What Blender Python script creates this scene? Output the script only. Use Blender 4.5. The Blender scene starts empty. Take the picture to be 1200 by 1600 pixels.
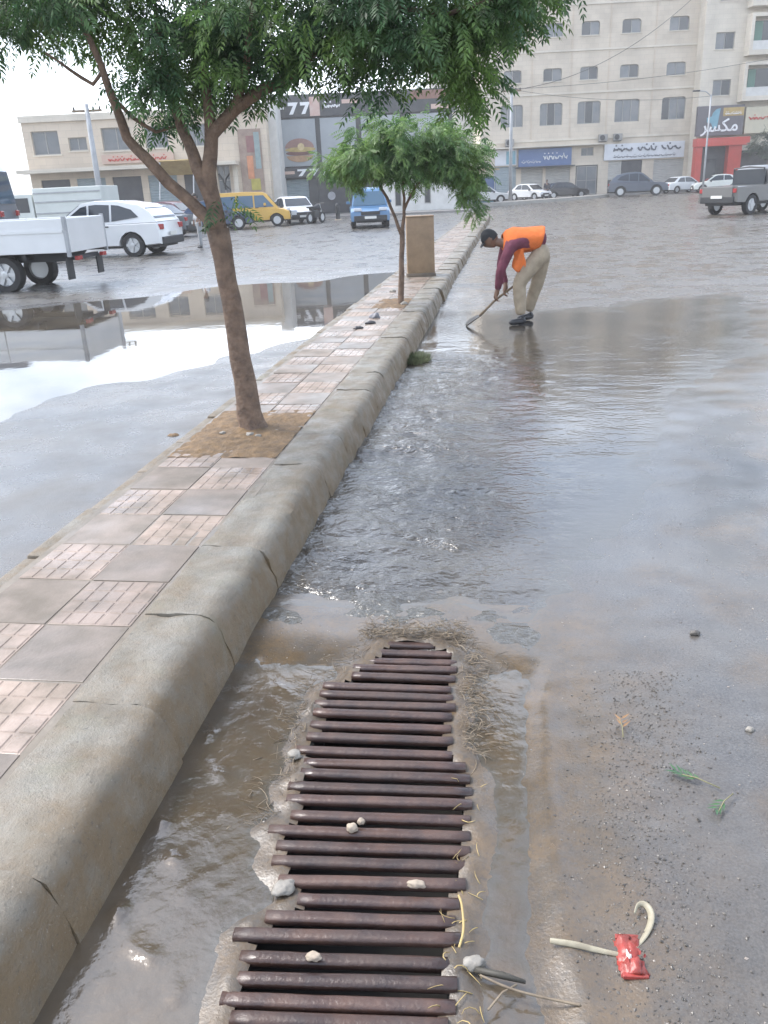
import bpy, bmesh, math, random
from mathutils import Vector, Matrix, noise

random.seed(7)
S = bpy.context.scene
COL = S.collection
rad = math.radians

# ------------------------------------------------------------------ camera
YAW, PITCH, ROLL, CAM_H = rad(9.2), rad(21.4), rad(2.7), 1.65
fw = Vector((-math.sin(YAW)*math.cos(PITCH), math.cos(YAW)*math.cos(PITCH), -math.sin(PITCH)))
rt = fw.cross(Vector((0, 0, 1))).normalized()
up = rt.cross(fw)
c_, s_ = math.cos(ROLL), math.sin(ROLL)
r2 = rt*c_ - up*s_
u2 = rt*s_ + up*c_
camd = bpy.data.cameras.new('camera')
camd.sensor_fit = 'VERTICAL'; camd.sensor_height = 32.0; camd.lens = 1290/1600*32.0
camd.clip_start = 0.05; camd.clip_end = 3000
cam = bpy.data.objects.new('camera', camd); COL.objects.link(cam)
M3 = Matrix((r2, u2, -fw)).transposed()
cam.matrix_world = Matrix.Translation((0, 0, CAM_H)) @ M3.to_4x4()
S.camera = cam

# ------------------------------------------------------------------ world, sun, exposure
SUN_EL, SUN_AZ = rad(52), rad(-75)          # azimuth measured from +Y towards +X
world = bpy.data.worlds.new('World'); S.world = world; world.use_nodes = True
nt = world.node_tree; nt.nodes.clear()
out = nt.nodes.new('ShaderNodeOutputWorld'); bg = nt.nodes.new('ShaderNodeBackground')
sky = nt.nodes.new('ShaderNodeTexSky'); sky.sky_type = 'NISHITA'; sky.sun_disc = False
sky.sun_elevation = SUN_EL; sky.sun_rotation = SUN_AZ
sky.air_density = 1.0; sky.dust_density = 2.5; sky.ozone_density = 1.2
tc = nt.nodes.new('ShaderNodeTexCoord'); mp = nt.nodes.new('ShaderNodeMapping')
mp.inputs['Scale'].default_value = (1.2, 1.2, 3.2)
nz = nt.nodes.new('ShaderNodeTexNoise'); nz.inputs['Scale'].default_value = 1.7
nz.inputs['Detail'].default_value = 7; nz.inputs['Roughness'].default_value = 0.55
rp = nt.nodes.new('ShaderNodeValToRGB')
rp.color_ramp.elements[0].position = 0.40; rp.color_ramp.elements[0].color = (0.12, 0.12, 0.12, 1)
rp.color_ramp.elements[1].position = 0.62; rp.color_ramp.elements[1].color = (1, 1, 1, 1)
mx = nt.nodes.new('ShaderNodeMix'); mx.data_type = 'RGBA'
mx.inputs['B'].default_value = (9.9, 10.7, 11.9, 1)
nt.links.new(tc.outputs['Generated'], mp.inputs['Vector']); nt.links.new(mp.outputs['Vector'], nz.inputs['Vector'])
nt.links.new(nz.outputs['Fac'], rp.inputs['Fac'])
sx = nt.nodes.new('ShaderNodeSeparateXYZ'); nt.links.new(tc.outputs['Generated'], sx.inputs['Vector'])
er = nt.nodes.new('ShaderNodeMapRange'); er.interpolation_type = 'SMOOTHSTEP'       # cloud thins out overhead
er.inputs['From Min'].default_value = 0.12; er.inputs['From Max'].default_value = 0.7; er.inputs['To Min'].default_value = 1.0; er.inputs['To Max'].default_value = 0.42
nt.links.new(sx.outputs['Z'], er.inputs['Value'])
ml = nt.nodes.new('ShaderNodeMath'); ml.operation = 'MULTIPLY'
nt.links.new(rp.outputs['Color'], ml.inputs[0]); nt.links.new(er.outputs['Result'], ml.inputs[1]); nt.links.new(ml.outputs[0], mx.inputs['Factor'])
nt.links.new(sky.outputs['Color'], mx.inputs['A']); nt.links.new(mx.outputs['Result'], bg.inputs['Color'])
bg.inputs['Strength'].default_value = 0.10
nt.links.new(bg.outputs['Background'], out.inputs['Surface'])

sl = bpy.data.lights.new('sun', 'SUN'); sl.energy = 1.2; sl.angle = rad(20); sl.color = (1.0, 0.98, 0.95)
sun = bpy.data.objects.new('sun', sl); COL.objects.link(sun)
sd = Vector((math.sin(SUN_AZ)*math.cos(SUN_EL), math.cos(SUN_AZ)*math.cos(SUN_EL), math.sin(SUN_EL)))
sun.rotation_euler = sd.to_track_quat('Z', 'Y').to_euler(); sun.location = (-20, 10, 30)
vs = S.view_settings
vs.view_transform = 'Standard'; vs.look = 'None'; vs.gamma = 1.0; vs.use_curve_mapping = False
vs.exposure = 1.78
S.cycles.max_bounces = 6; S.cycles.use_denoising = True

# ------------------------------------------------------------------ helpers
RU = Vector((math.cos(YAW), math.sin(YAW), 0)); FV = Vector((-math.sin(YAW), math.cos(YAW), 0))
def hd(u, v, z=0.0):
    """street frame turned 9 degrees: u to the right, v away, metres"""
    p = RU*u + FV*v
    return Vector((p.x, p.y, z))
def sstep(a, b, x):
    t = max(0.0, min(1.0, (x-a)/(b-a))); return t*t*(3-2*t)
def lerp_tab(tab, x):
    if x <= tab[0][0]: return tab[0][1]
    for (x0, y0), (x1, y1) in zip(tab, tab[1:]):
        if x <= x1: return y0+(y1-y0)*(x-x0)/(x1-x0)
    return tab[-1][1]
def nz3(x, y, z=0.0): return noise.noise(Vector((x, y, z)))

MATS = {}
def MAT(name, c1, c2=None, rough=0.6, scale=8.0, bump=0.0, bscale=None, metal=0.0, spec=0.5, rough2=None,
        contrast=(0.35, 0.65), coat=0.0, emit=None, island=0.0, trans=0.0, coord='Object', ior=None, detail=5):
    if name in MATS: return MATS[name]
    m = bpy.data.materials.new(name); m.use_nodes = True; t = m.node_tree; b = t.nodes['Principled BSDF']
    b.inputs['Roughness'].default_value = rough; b.inputs['Metallic'].default_value = metal
    b.inputs['Specular IOR Level'].default_value = spec
    b.inputs['Coat Weight'].default_value = coat; b.inputs['Coat Roughness'].default_value = 0.06
    if ior: b.inputs['IOR'].default_value = ior
    if trans: b.inputs['Transmission Weight'].default_value = trans
    c4 = lambda c: (c[0], c[1], c[2], 1)
    b.inputs['Base Color'].default_value = c4(c1)
    co = t.nodes.new('ShaderNodeTexCoord'); vec = co.outputs[coord] if coord != 'World' else None
    if coord == 'World':
        g = t.nodes.new('ShaderNodeNewGeometry'); vec = g.outputs['Position']
    if c2 or rough2 is not None:
        n = t.nodes.new('ShaderNodeTexNoise'); n.inputs['Scale'].default_value = scale
        n.inputs['Detail'].default_value = detail; n.inputs['Roughness'].default_value = 0.6
        t.links.new(vec, n.inputs['Vector'])
        r = t.nodes.new('ShaderNodeMapRange'); r.inputs['From Min'].default_value = contrast[0]; r.inputs['From Max'].default_value = contrast[1]
        t.links.new(n.outputs['Fac'], r.inputs['Value'])
        if c2:
            k = t.nodes.new('ShaderNodeMix'); k.data_type = 'RGBA'
            k.inputs['A'].default_value = c4(c1); k.inputs['B'].default_value = c4(c2)
            t.links.new(r.outputs['Result'], k.inputs['Factor'])
            last = k.outputs['Result']
            if island:
                gi = t.nodes.new('ShaderNodeNewGeometry' if island > 0 else 'ShaderNodeObjectInfo')
                hv = t.nodes.new('ShaderNodeHueSaturation')
                mr = t.nodes.new('ShaderNodeMapRange'); a = abs(island)
                mr.inputs['To Min'].default_value = 1-a; mr.inputs['To Max'].default_value = 1+a
                t.links.new(gi.outputs['Random Per Island' if island > 0 else 'Random'], mr.inputs['Value'])
                t.links.new(mr.outputs['Result'], hv.inputs['Value']); t.links.new(last, hv.inputs['Color'])
                last = hv.outputs['Color']
            t.links.new(last, b.inputs['Base Color'])
        if rough2 is not None:
            rr = t.nodes.new('ShaderNodeMapRange'); rr.inputs['To Min'].default_value = rough; rr.inputs['To Max'].default_value = rough2
            n2 = t.nodes.new('ShaderNodeTexNoise'); n2.inputs['Scale'].default_value = scale*0.37; n2.inputs['Detail'].default_value = 4
            t.links.new(vec, n2.inputs['Vector'])
            rr.inputs['From Min'].default_value = 0.4; rr.inputs['From Max'].default_value = 0.6
            t.links.new(n2.outputs['Fac'], rr.inputs['Value']); t.links.new(rr.outputs['Result'], b.inputs['Roughness'])
    if bump:
        n = t.nodes.new('ShaderNodeTexNoise'); n.inputs['Scale'].default_value = bscale or scale*4; n.inputs['Detail'].default_value = 6
        t.links.new(vec, n.inputs['Vector'])
        bp = t.nodes.new('ShaderNodeBump'); bp.inputs['Strength'].default_value = 0.6; bp.inputs['Distance'].default_value = bump
        t.links.new(n.outputs['Fac'], bp.inputs['Height']); t.links.new(bp.outputs['Normal'], b.inputs['Normal'])
    if emit:
        b.inputs['Emission Color'].default_value = c4(emit[0]); b.inputs['Emission Strength'].default_value = emit[1]
    MATS[name] = m
    return m

class MB:
    """collects faces; build() links them as one mesh object"""
    def __init__(self): self.v = []; self.f = []
    def add(self, vs, fs):
        o = len(self.v); self.v += [tuple(p) for p in vs]; self.f += [tuple(i+o for i in f) for f in fs]; return self
    def box(self, x0, x1, y0, y1, z0, z1, bev=0.0):
        if bev:
            bm = bmesh.new(); bmesh.ops.create_cube(bm, size=1.0)
            for q in bm.verts: q.co = Vector(((x0+x1)/2+q.co.x*(x1-x0), (y0+y1)/2+q.co.y*(y1-y0), (z0+z1)/2+q.co.z*(z1-z0)))
            bmesh.ops.bevel(bm, geom=bm.edges[:], offset=bev, segments=2, affect='EDGES', profile=0.5)
            bm.verts.index_update()
            self.add([q.co for q in bm.verts], [[q.index for q in f.verts] for f in bm.faces]); bm.free(); return self
        vs = [(x, y, z) for z in (z0, z1) for y in (y0, y1) for x in (x0, x1)]
        return self.add(vs, [(0, 2, 3, 1), (4, 5, 7, 6), (0, 1, 5, 4), (2, 6, 7, 3), (0, 4, 6, 2), (1, 3, 7, 5)])
    def prism(self, poly, a, b, axis='y'):
        n = len(poly)
        def P(p, t): return (p[0], t, p[1]) if axis == 'y' else ((t, p[0], p[1]) if axis == 'x' else (p[0], p[1], t))
        vs = [P(p, a) for p in poly]+[P(p, b) for p in poly]
        fs = [tuple(range(n)), tuple(range(2*n-1, n-1, -1))]+[(i, (i+1) % n, n+(i+1) % n, n+i) for i in range(n)]
        return self.add(vs, fs)
    def loft(self, rings, cap=True, closed=True):
        n = len(rings[0]); vs = [p for r in rings for p in r]; fs = []
        for i in range(len(rings)-1):
            for j in range(n if closed else n-1):
                k = (j+1) % n; fs.append((i*n+j, i*n+k, (i+1)*n+k, (i+1)*n+j))
        if cap: fs.append(tuple(range(n-1, -1, -1))); fs.append(tuple((len(rings)-1)*n+j for j in range(n)))
        return self.add(vs, fs)
    def tube(self, path, radii, seg=8, wob=0.0, flat=1.0):
        path = [Vector(p) for p in path]
        if not hasattr(radii, '__len__'): radii = [radii]*len(path)
        rings = []; ref = None
        for i, p in enumerate(path):
            d = (path[min(i+1, len(path)-1)]-path[max(i-1, 0)]).normalized()
            if ref is None: ref = d.orthogonal().normalized() if abs(d.z) < .9 else Vector((1, 0, 0))
            a = (ref-d*ref.dot(d)).normalized(); ref = a; b = d.cross(a)
            r = radii[i]; ring = []
            for k in range(seg):
                t = 2*math.pi*k/seg; q = r*(1+(wob*nz3(p.x*9+math.cos(t), p.y*9+math.sin(t), p.z*6) if wob else 0))
                ring.append(p+a*math.cos(t)*q+b*math.sin(t)*q*flat)
            rings.append(ring)
        return self.loft(rings)
    def lathe(self, prof, axis='y', c=(0, 0, 0), seg=20, cap=True):
        """prof: (radius, offset along axis)"""
        rings = []
        for r, o in prof:
            ring = []
            for k in range(seg):
                t = 2*math.pi*k/seg; a, b = math.cos(t)*r, math.sin(t)*r
                ring.append({'y': (c[0]+a, c[1]+o, c[2]+b), 'z': (c[0]+a, c[1]+b, c[2]+o), 'x': (c[0]+o, c[1]+a, c[2]+b)}[axis])
            rings.append(ring)
        return self.loft(rings, cap)
    def mesh(self, name):
        me = bpy.data.meshes.new(name); me.from_pydata(self.v, [], self.f); me.update()
        return me
    def build(self, name, mat, parent=None, smooth=False, fix=True, loc=None):
        me = self.mesh(name)
        if fix and len(self.f) < 20000:
            bm = bmesh.new(); bm.from_mesh(me); bmesh.ops.recalc_face_normals(bm, faces=bm.faces[:]); bm.to_mesh(me); bm.free()
        if mat: me.materials.append(mat)
        if smooth:
            me.polygons.foreach_set('use_smooth', [True]*len(me.polygons))
            if smooth != 'all': me.set_sharp_from_angle(angle=rad(40))
        return link(name, me, parent, loc)
def link(name, me, parent=None, loc=None, rz=0):
    o = bpy.data.objects.new(name, me); COL.objects.link(o)
    if parent: o.parent = parent
    if loc is not None: o.location = loc
    if rz: o.rotation_euler.z = rz
    return o
def tag(o, label, cat, group=None):
    o['label'] = label; o['category'] = cat
    if group: o['group'] = group
    return o
def thing(name, label, cat, loc=(0, 0, 0), rz=0, group=None):
    return tag(link(name, None, None, loc, rz), label, cat, group)
def structure(o): o['kind'] = 'structure'; return o
def stuff(o): o['kind'] = 'stuff'; return o

# ------------------------------------------------------------------ materials
M = {}
M['kerb'] = MAT('kerb concrete', (0.30, 0.27, 0.215), (0.185, 0.165, 0.125), rough=0.5, rough2=0.85, scale=7, bump=0.006, bscale=45, contrast=(0.36, 0.62), coord='World')
M['slab'] = MAT('median bedding', (0.19, 0.16, 0.125), (0.14, 0.12, 0.095), rough=0.35, rough2=0.7, scale=9, bump=0.004, coord='World')
M['tile_pink'] = MAT('ribbed paving tile', (0.32, 0.245, 0.20), (0.15, 0.118, 0.088), rough=0.2, rough2=0.6, scale=5, bump=0.002, bscale=90, island=-0.16, coord='World')
M['tile_plain'] = MAT('plain paving tile', (0.225, 0.182, 0.15), (0.12, 0.098, 0.074), rough=0.3, rough2=0.65, scale=4, bump=0.002, bscale=80, island=-0.14, coord='World')
M['soil'] = MAT('wet soil', (0.20, 0.125, 0.06), (0.10, 0.065, 0.035), rough=0.8, scale=14, bump=0.02, bscale=40)
M['bark'] = MAT('bark', (0.20, 0.132, 0.09), (0.105, 0.07, 0.05), rough=0.8, scale=14, bump=0.03, bscale=38)
M['rust'] = MAT('rusty iron', (0.034, 0.020, 0.018), (0.072, 0.038, 0.027), rough=0.28, rough2=0.55, scale=11, bump=0.003, bscale=90, spec=0.6, island=-0.25, coord='World')
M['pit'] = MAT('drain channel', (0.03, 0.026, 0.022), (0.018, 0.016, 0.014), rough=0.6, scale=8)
M['stone'] = None

def kerb_mat():
    m = bpy.data.materials.new('worn kerb concrete'); m.use_nodes = True; t = m.node_tree; b = t.nodes['Principled BSDF']
    g = t.nodes.new('ShaderNodeNewGeometry'); sp = t.nodes.new('ShaderNodeSeparateXYZ'); t.links.new(g.outputs['Position'], sp.inputs['Vector'])
    def N(s, d=6, r=.65):
        n = t.nodes.new('ShaderNodeTexNoise'); n.inputs['Scale'].default_value = s; n.inputs['Detail'].default_value = d; n.inputs['Roughness'].default_value = r
        t.links.new(g.outputs['Position'], n.inputs['Vector']); return n.outputs['Fac']
    def MR(s, a, b_, c=0.0, d=1.0):
        q = t.nodes.new('ShaderNodeMapRange'); q.inputs['From Min'].default_value = a; q.inputs['From Max'].default_value = b_; q.inputs['To Min'].default_value = c; q.inputs['To Max'].default_value = d
        t.links.new(s, q.inputs['Value']); return q.outputs['Result']
    def MIX(f, a, b_):
        q = t.nodes.new('ShaderNodeMix'); q.data_type = 'RGBA'; t.links.new(f, q.inputs['Factor'])
        for k, v in (('A', a), ('B', b_)):
            if isinstance(v, tuple): q.inputs[k].default_value = (*v, 1)
            else: t.links.new(v, q.inputs[k])
        return q.outputs['Result']
    def MUL(a, b_, op='MULTIPLY'):
        q = t.nodes.new('ShaderNodeMath'); q.operation = op
        for k, v in ((0, a), (1, b_)):
            if isinstance(v, float): q.inputs[k].default_value = v
            else: t.links.new(v, q.inputs[k])
        return q.outputs[0]
    c = MIX(MR(N(6), .38, .62), (.195, .182, .152), (.135, .123, .10))
    # mud splashed up from the gutter
    c = MIX(MUL(MR(MUL(sp.outputs['Z'], MUL(N(5), .16), 'SUBTRACT'), .14, .07), MR(N(11), .3, .55, .45, 1.0)), c, (.15, .105, .058))
    c = MIX(MR(N(2.3), .55, .7, 0.0, .5), c, (.15, .145, .095))
    c = MIX(MR(N(60, 4), .60, .72, 0.0, .75), c, (.06, .055, .045))
    c = MIX(MR(N(140, 2), .66, .74, 0.0, .6), c, (.30, .285, .26))
    t.links.new(c, b.inputs['Base Color']); t.links.new(MR(N(4), .4, .6, .32, .75), b.inputs['Roughness'])
    bp = t.nodes.new('ShaderNodeBump'); bp.inputs['Distance'].default_value = .008; bp.inputs['Strength'].default_value = .7
    t.links.new(MUL(N(40, 6, .7), MUL(N(150, 3), .5), 'ADD'), bp.inputs['Height']); t.links.new(bp.outputs['Normal'], b.inputs['Normal'])
    return m
M['kerb'] = kerb_mat()

def leaf_mat(name, c1, c2, var):
    m = bpy.data.materials.new(name); m.use_nodes = True; t = m.node_tree; b = t.nodes['Principled BSDF']
    g = t.nodes.new('ShaderNodeNewGeometry'); n = t.nodes.new('ShaderNodeTexNoise'); n.inputs['Scale'].default_value = 2.6
    t.links.new(g.outputs['Position'], n.inputs['Vector'])
    r = t.nodes.new('ShaderNodeMapRange'); r.inputs['From Min'].default_value = 0.4; r.inputs['From Max'].default_value = 0.62
    t.links.new(n.outputs['Fac'], r.inputs['Value'])
    k = t.nodes.new('ShaderNodeMix'); k.data_type = 'RGBA'; k.inputs['A'].default_value = (*c1, 1); k.inputs['B'].default_value = (*c2, 1)
    t.links.new(r.outputs['Result'], k.inputs['Factor'])
    h = t.nodes.new('ShaderNodeHueSaturation'); mr = t.nodes.new('ShaderNodeMapRange')
    mr.inputs['To Min'].default_value = 1-var; mr.inputs['To Max'].default_value = 1+var
    t.links.new(g.outputs['Random Per Island'], mr.inputs['Value']); t.links.new(mr.outputs['Result'], h.inputs['Value'])
    t.links.new(k.outputs['Result'], h.inputs['Color']); t.links.new(h.outputs['Color'], b.inputs['Base Color'])
    b.inputs['Roughness'].default_value = 0.45
    tr = t.nodes.new('ShaderNodeBsdfTranslucent'); t.links.new(h.outputs['Color'], tr.inputs['Color'])
    ms = t.nodes.new('ShaderNodeMixShader'); ms.inputs['Fac'].default_value = 0.45
    t.links.new(b.outputs['BSDF'], ms.inputs[1]); t.links.new(tr.outputs['BSDF'], ms.inputs[2])
    t.links.new(ms.outputs['Shader'], t.nodes['Material Output'].inputs['Surface'])
    return m
M['leaf'] = leaf_mat('tree leaves', (0.06, 0.125, 0.055), (0.13, 0.22, 0.055), 0.4)
M['leaf2'] = leaf_mat('young tree leaves', (0.095, 0.185, 0.06), (0.17, 0.27, 0.075), 0.35)

def stone_mat(name, c1, c2, mortar, bw=0.8, bh=0.4):
    m = bpy.data.materials.new(name); m.use_nodes = True; t = m.node_tree; b = t.nodes['Principled BSDF']
    co = t.nodes.new('ShaderNodeTexCoord'); sp = t.nodes.new('ShaderNodeSeparateXYZ'); cb = t.nodes.new('ShaderNodeCombineXYZ')
    ad = t.nodes.new('ShaderNodeMath'); ad.operation = 'ADD'
    t.links.new(co.outputs['Object'], sp.inputs['Vector']); t.links.new(sp.outputs['X'], ad.inputs[0]); t.links.new(sp.outputs['Y'], ad.inputs[1])
    t.links.new(ad.outputs[0], cb.inputs['X']); t.links.new(sp.outputs['Z'], cb.inputs['Y'])
    br = t.nodes.new('ShaderNodeTexBrick'); br.inputs['Scale'].default_value = 1.0
    br.inputs['Brick Width'].default_value = bw; br.inputs['Row Height'].default_value = bh; br.inputs['Mortar Size'].default_value = 0.012
    br.inputs['Color1'].default_value = (*c1, 1); br.inputs['Color2'].default_value = (*c2, 1); br.inputs['Mortar'].default_value = (*mortar, 1)
    t.links.new(cb.outputs['Vector'], br.inputs['Vector'])
    n = t.nodes.new('ShaderNodeTexNoise'); n.inputs['Scale'].default_value = 0.45; n.inputs['Detail'].default_value = 6
    t.links.new(co.outputs['Object'], n.inputs['Vector'])
    k = t.nodes.new('ShaderNodeMix'); k.data_type = 'RGBA'; k.blend_type = 'MULTIPLY'; k.inputs['Factor'].default_value = 1.0
    r = t.nodes.new('ShaderNodeMapRange'); r.inputs['From Min'].default_value = 0.3; r.inputs['From Max'].default_value = 0.6
    r.inputs['To Min'].default_value = 0.8; r.inputs['To Max'].default_value = 1.0
    t.links.new(n.outputs['Fac'], r.inputs['Value']); t.links.new(br.outputs['Color'], k.inputs['A']); t.links.new(r.outputs['Result'], k.inputs['B'])
    t.links.new(k.outputs['Result'], b.inputs['Base Color']); b.inputs['Roughness'].default_value = 0.85
    return m
M['stone'] = stone_mat('cream limestone', (0.60, 0.525, 0.425), (0.56, 0.485, 0.39), (0.49, 0.43, 0.35))
M['stone2'] = stone_mat('pale limestone', (0.63, 0.57, 0.475), (0.60, 0.54, 0.45), (0.53, 0.48, 0.40))
M['stone3'] = stone_mat('tan limestone', (0.58, 0.49, 0.385), (0.54, 0.455, 0.36), (0.47, 0.40, 0.32))
M['white_wall'] = MAT('white render', (0.6, 0.59, 0.56), (0.5, 0.49, 0.46), rough=0.8, scale=1.5)
M['glass'] = MAT('window glass', (0.10, 0.115, 0.13), (0.15, 0.155, 0.16), rough=0.14, scale=1.1, spec=0.6)
M['glass_dark'] = MAT('tinted glass', (0.02, 0.026, 0.034), rough=0.05, spec=0.6)
M['glass_blue'] = MAT('blue tinted glass', (0.03, 0.08, 0.13), rough=0.05, spec=0.8)
M['frame'] = MAT('window frame', (0.28, 0.27, 0.25), rough=0.5)
M['black'] = MAT('black cladding', (0.028, 0.03, 0.035), (0.045, 0.047, 0.05), rough=0.4, scale=2)
M['grey_panel'] = MAT('grey panel', (0.30, 0.32, 0.335), (0.25, 0.27, 0.285), rough=0.35, scale=0.8)
M['shutter'] = MAT('roller shutter', (0.38, 0.37, 0.34), (0.33, 0.32, 0.30), rough=0.5, scale=2)
M['shutter_blue'] = MAT('blue grey shutter', (0.26, 0.31, 0.33), (0.22, 0.27, 0.29), rough=0.5, scale=2)
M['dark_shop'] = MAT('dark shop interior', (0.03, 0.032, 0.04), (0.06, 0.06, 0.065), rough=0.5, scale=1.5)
M['red'] = MAT('red shop panel', (0.48, 0.05, 0.035), (0.42, 0.045, 0.03), rough=0.4, scale=2)
M['blue_sign'] = MAT('blue sign', (0.06, 0.115, 0.26), (0.08, 0.14, 0.29), rough=0.4, scale=2)
M['teal'] = MAT('teal print', (0.16, 0.33, 0.40), (0.12, 0.27, 0.34), rough=0.4, scale=3)
M['letter'] = MAT('white lettering', (0.72, 0.72, 0.72), rough=0.5)
M['letter_dark'] = MAT('dark lettering', (0.08, 0.09, 0.11), rough=0.5)
M['sign_white'] = MAT('white sign board', (0.58, 0.59, 0.61), (0.52, 0.53, 0.55), rough=0.45, scale=1.5)
M['gold'] = MAT('gold panel', (0.42, 0.30, 0.11), (0.34, 0.23, 0.08), rough=0.5, scale=3)
M['tyre'] = MAT('tyre rubber', (0.018, 0.018, 0.019), rough=0.75)
M['rim'] = MAT('alloy rim', (0.45, 0.46, 0.47), rough=0.3, metal=0.6)
M['trim'] = MAT('dark plastic trim', (0.022, 0.023, 0.025), rough=0.55)
M['white_paint'] = MAT('white car paint', (0.66, 0.67, 0.67), (0.6, 0.61, 0.61), rough=0.25, scale=1, coat=0.6)
M['taillight'] = MAT('tail lamp', (0.30, 0.02, 0.02), rough=0.2)
M['headlight'] = MAT('head lamp', (0.55, 0.57, 0.6), rough=0.1, spec=0.8)
M['plate'] = MAT('number plate', (0.62, 0.62, 0.58), rough=0.4)
M['pole'] = MAT('galvanised pole', (0.36, 0.37, 0.38), (0.28, 0.29, 0.30), rough=0.5, scale=3)
M['wood'] = MAT('worn wood', (0.20, 0.14, 0.08), (0.13, 0.09, 0.055), rough=0.7, scale=20)
M['cable'] = MAT('cable', (0.03, 0.03, 0.03), rough=0.7)

# ------------------------------------------------------------------ road, height field
WATER_Z = 0.0
BARS = [(-0.58, 1.189, -0.113, 1.226), (-0.616, 1.231, -0.1, 1.271), (-0.611, 1.284, -0.099, 1.322), (-0.607, 1.342, -0.117, 1.377),
 (-0.641, 1.401, -0.098, 1.439), (-0.578, 1.46, -0.114, 1.491), (-0.512, 1.52, -0.108, 1.546), (-0.577, 1.576, -0.095, 1.606),
 (-0.611, 1.638, -0.092, 1.669), (-0.613, 1.691, -0.089, 1.721), (-0.651, 1.748, -0.092, 1.779), (-0.603, 1.811, -0.095, 1.838),
 (-0.632, 1.875, -0.092, 1.902), (-0.642, 1.93, -0.094, 1.956), (-0.617, 1.988, -0.103, 2.01), (-0.62, 2.042, -0.119, 2.063),
 (-0.665, 2.101, -0.147, 2.122), (-0.64, 2.169, -0.166, 2.187), (-0.644, 2.235, -0.176, 2.251), (-0.648, 2.3, -0.178, 2.314),
 (-0.656, 2.355, -0.169, 2.369), (-0.65, 2.414, -0.181, 2.427), (-0.65, 2.467, -0.192, 2.478), (-0.558, 2.537, -0.18, 2.545),
 (-0.563, 2.592, -0.179, 2.6), (-0.517, 2.65, -0.182, 2.655), (-0.508, 2.706, -0.186, 2.71), (-0.472, 2.761, -0.272, 2.763)]
BARS = [(-0.60, 1.015, -0.11, 1.05), (-0.615, 1.072, -0.105, 1.108), (-0.59, 1.13, -0.115, 1.167)] + BARS
LTAB = [(b[1], b[0]) for b in BARS]; RTAB = [(b[3], b[2]) for b in BARS]
def hole_dist(x, y):
    """positive inside the drain opening, metres to its edge"""
    l = lerp_tab(LTAB, y)+0.035; r = lerp_tab(RTAB, y)-0.025
    return min(x-l, r-x, y-0.99, 2.775-y)
SHORE = [(-1.0, 3.02), (-.2, 3.06), (.09, 2.86), (.25, 3.4), (.66, 4.1), (.95, 5.3), (1.3, 6.9), (2.2, 8.3), (6, 11.5), (15, 20), (40, 40)]
def flow_lines(x, y):
    """standing ridges where the gutter water runs from the kerb to the grate"""
    s = 0.0
    for (x0, y0, x1, y1) in ((-.95, 2.62, -.68, 2.30), (-.97, 2.17, -.80, 1.80), (-.97, 1.76, -.80, 1.50), (-.96, 1.45, -.72, 1.22)):
        dx, dy = x1-x0, y1-y0; t = max(0, min(1, ((x-x0)*dx+(y-y0)*dy)/(dx*dx+dy*dy)))
        d = math.hypot(x-x0-dx*t, y-y0-dy*t+0.03*math.sin(t*6)); s += math.exp(-(d/0.016)**2)*(1-0.6*t)
    return s
def road_h(x, y):
    n = nz3(x*0.9, y*0.9)*0.5*sstep(24, 14, y)+nz3(x*2.7, y*2.7, 3)*0.3*sstep(16, 11, y)+(nz3(x*8, y*8, 5)*0.2 if (-2.4 < x < 2 and y < 9) else 0)
    if x > -1.6:
        ys = lerp_tab(SHORE, x)
        d = y-ys
        sl_ = .012+.05*sstep(.25, .0, x)*sstep(4.5, 3.6, y)
        z = -max(-0.022, min(0.035, d*sl_)) + n*0.013*min(1, 0.5+abs(d))+.004*nz3(x*6, y*5, 31)*min(1, abs(d)+.3)
        far = min(11.9-y+.8*nz3(x*.5, y*.5, 21)+.35*nz3(x*1.7, y*1.7, 22)+.3*x, 2.4-x+.1*(y-6)+.5*nz3(y, x, 23))
        if y > ys: z = max(z, -min(.035, far*.014)+n*.014+.004*nz3(x*6, y*5, 32))
        z = min(z, .03)
        near = sstep(3.0, 2.5, y)*sstep(0.35, 0.0, x)
        z = z*(1-near)+(-0.016+0.004*n)*near
        if y < 3.4 and x < 1.3:
            z += 0.011*flow_lines(x, y)*near
            hdv = hole_dist(x, y)
            if hdv < 0.03: z += 0.017*math.exp(-((hdv+0.035)/0.045)**2)*(0.55+1.3*max(0, nz3(x*14, y*14, 2)+.25))
            xr = 0.165+0.05*math.sin(y*2.3)+0.03*nz3(y*3, 1)
            z += 0.010*math.exp(-((x-xr)/0.035)**2)*sstep(2.75, 2.5, y)
            z += .0055*(abs(nz3(x*9+nz3(x*4, y*4)*1.5, y*4.5, 41))-.2)*sstep(-.12, .02, x)*sstep(2.9, 2.6, y)+.0025*nz3(x*28, y*20, 42)*sstep(-.12, .02, x)*sstep(2.9, 2.6, y)
            z += 0.005*sstep(0.24, .34, x)*sstep(0.75, .55, x)*sstep(2.7, 2.4, y)*(nz3(x*30, y*30)+.4)
        return z*sstep(60, 25, abs(y))
    s = (x+2.7)*-.9+(y-9.2)*.436
    t = (x+2.3)*.593+(y-17.8)*-.805
    e = min(s, t+0.9*nz3(x*.45, y*.45, 9), 5-abs(y-11.5)+1.5)
    z = -max(-0.03, min(0.04, e*0.025))+n*0.016
    return z*sstep(40, 20, abs(y))*sstep(-30, -16, x)
def arange(a, b, s):
    k = int(round((b-a)/s)); return [a+(b-a)*i/k for i in range(k)]
XS = [-900, -300, -120, -60, -30, -20]+arange(-16, -2.4, .17)+arange(-2.4, -1.02, .08)+arange(-1.02, .9, .022)+arange(.9, 1.6, .04)+arange(1.6, 4, .1)+arange(4, 16, .5)+[16, 25, 50, 100, 300, 900]
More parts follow.
